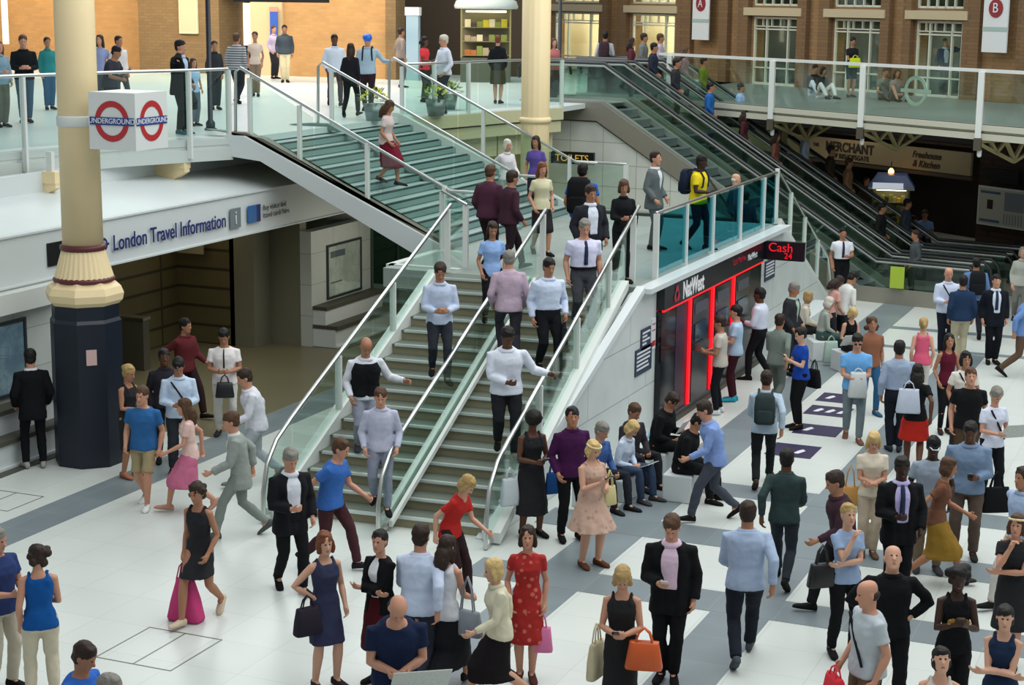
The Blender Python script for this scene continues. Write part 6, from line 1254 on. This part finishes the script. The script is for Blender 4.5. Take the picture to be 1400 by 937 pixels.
# ---- passengers on the escalators
def EP(label, lane, px, hy, hd, h=1.74, *a, **k):
    best = None
    for i in range(200):
        s_ = -8.6+i*.055; o = lane*1.55+.5; z = escz(s_+.1); q = ep(s_, o, z)
        d = Vector((q.x*ct+q.y*st, -q.x*st+q.y*ct, 0)); zz = z+h-EYE; fw = d.y*cp-zz*sp; up = d.y*sp+zz*cp; uu = (d.x/fw)*cr+(up/fw)*sr
        e_ = abs(CX+uu*F-px)
        if best is None or e_ < best[0]: best = (e_, q)
    return PE(label, best[1], hd, h, *a, **k)
ES = (('person in maroon top near the head of the escalators',1,862,0,'f','#5a2a34','#2a2226','b',90),('person in grey top on the middle escalator just below the deck',2,880,0,'m','#6a6e6c','#2a2c30','b',80),('person in pale mauve shirt on the far escalator near the top',2,902,0,'m','#a9a0ac','#2c2c34','m',85),
      ('person in faded rose top high on the far escalator',2,936,0,'f','#8f6e70','#33292e','m',80),('person in dark jacket on the middle escalator, upper part',1,925,0,'m','#2c2c30','#1d1d20','k',80),('person in cobalt blue jacket half way down the middle escalator',1,972,0,'m','#1f5a9c','#1d2438','k',85),
      ('person in olive green top on the far escalator',2,962,0,'m','#6c7a24','#2a2e22','b',80),('person in pale blue shirt on the far escalator before the balcony shadow',2,1012,0,'m','#9fb6dc','#23262e','b',80),('person in tan coat on the far escalator, lower part',2,1072,0,'f','#93856a','#3a3430','m',80),
      ('person in white shirt low on the far escalator',2,1100,0,'m','#b5c0d2','#26282e','m',80),('person in rust coloured top low on the middle escalator',1,1060,0,'f','#6c4038','#2a2224','b',80),('person in dark brown jacket low on the far escalator',2,1136,0,'m','#40332c','#1d1a1a','b',80),
      ('person in tan jumper near the foot of the far escalator',2,1160,0,'m','#8c6c4c','#2a2420','m',80),('person in black coat at the foot of the middle escalator',1,1206,0,'m','#1b1c20','#17181c','k',70),('person in slate jacket stepping off the far escalator',2,1240,0,'m','#3a4450','#20242a','k',70),
      ('person in hooded grey top stepping on the nearest escalator',0,1255,0,'m','#4b5254','#25282a','b',-90),('person in dark red scarf and black coat on the middle escalator above the yellow shirt',1,1018,0,'f','#451f24','#1c1a1e','b',80),('person in navy coat on the middle escalator close to the head',1,893,0,'m','#232a3a','#1c1e26','k',80))
for (l, ln, px, hy, sx_, c1, c2, hc_, hd_) in ES:
    EP(l, ln, px, hy, hd_, 1.72 if sx_ == 'm' else 1.64, sx_, 'm', ('s' if sx_ == 'm' else 'l')+hc_, (5,0), 'rr', 'cl', 0, 2, 1.05, ('s',c1), ('t',c2))
tag(MB().box((0,0,0),(.32,.02,.5)).build('safety_notice', plain('lime_panel','#a8c03a',.5)), 'lime yellow panel on the side of the nearest escalator near its foot', 'notice').location = ep(.95,-.28,.4)
# ================================================================== light and camera
w = bpy.data.worlds.new('World'); sc.world = w; w.use_nodes = True; bgn = w.node_tree.nodes['Background']; bgn.inputs[0].default_value = (.87,.94,.98,1); bgn.inputs[1].default_value = .42
def area(name, loc, rot, sx, sy, power, col=(1,1,1)):
    l = bpy.data.lights.new(name, 'AREA'); l.shape = 'RECTANGLE'; l.size = sx; l.size_y = sy; l.energy = power; l.color = col
    o = bpy.data.objects.new(name, l); C.objects.link(o); o.location = loc; o.rotation_euler = rot; return o
area('roof_daylight', (-1, 26, 17), (0,0,0), 26, 34, 6600, (.98,1.0,.985))
area('roof_daylight_far', (-26, 42, 15), (0,0,0), 16, 14, 2600, (.97,1.0,1.0))
for (x, y, e_, s_) in ((-33,46.5,300,5),(-25.5,45.5,300,5),(-40,48,260,5)):
    o = area('warm_wall_lamp', (x, y, 8.6), (math.radians(-38),0,0), s_, .6, e_, (1,.72,.42)); o.rotation_euler = (math.radians(35),0,0)
area('hall_lamp', (-18.6, 25.5, 2.7), (0,0,0), 1, 7, 26, (1,.85,.6))
area('pub_lamp', (-12, 50.9, 3.0), (0,0,0), 8, 1, 16, (1,.75,.5))
area('sign_fill', (-10.2, 49.2, 3.75), (0,0,0), 6, .5, 22, (1,.97,.88)).rotation_euler = (0, 0, math.radians(-35))  # added fill light that brightens the pub board, not a known fitting
for s_ in (0, 3.2, 6.8):
    q_ = wp(s_, 6.2, -1.6); area('shop_lamp', q_, (0,0,0), 1, 1, 45, (1,.9,.7))
area('under_stair_fill', (-15.0, 30.6, 2.05), (0,math.radians(55),0), 1.2, 2, 22, (1,.95,.8))  # added fill to lift the poster wall, stands for no known fixture
area('under_deck_lamp', (-18.5, 38, 3.6), (0,0,0), 1.5, 5, 60, (1,.95,.6))
cam = bpy.data.cameras.new('camera'); co = bpy.data.objects.new('camera', cam); C.objects.link(co); cam.sensor_width = 36; cam.lens = 36*F/1400; cam.clip_start = .5; cam.clip_end = 300
def w3(x, y, z): return Vector((x*ct-y*st, x*st+y*ct, z))
X0 = w3(1,0,0); U0 = w3(0,sp,cp); F0 = w3(0,cp,-sp)
R_ = X0*cr+U0*sr; U_ = -X0*sr+U0*cr
M = Matrix((R_, U_, -F0)).transposed().to_4x4(); M.translation = Vector((0,0,EYE)); co.matrix_world = M
sc.camera = co
sc.view_settings.view_transform = 'Standard'; sc.view_settings.look = 'None'; sc.view_settings.exposure = -0.02; sc.view_settings.gamma = 1; sc.view_settings.use_curve_mapping = False
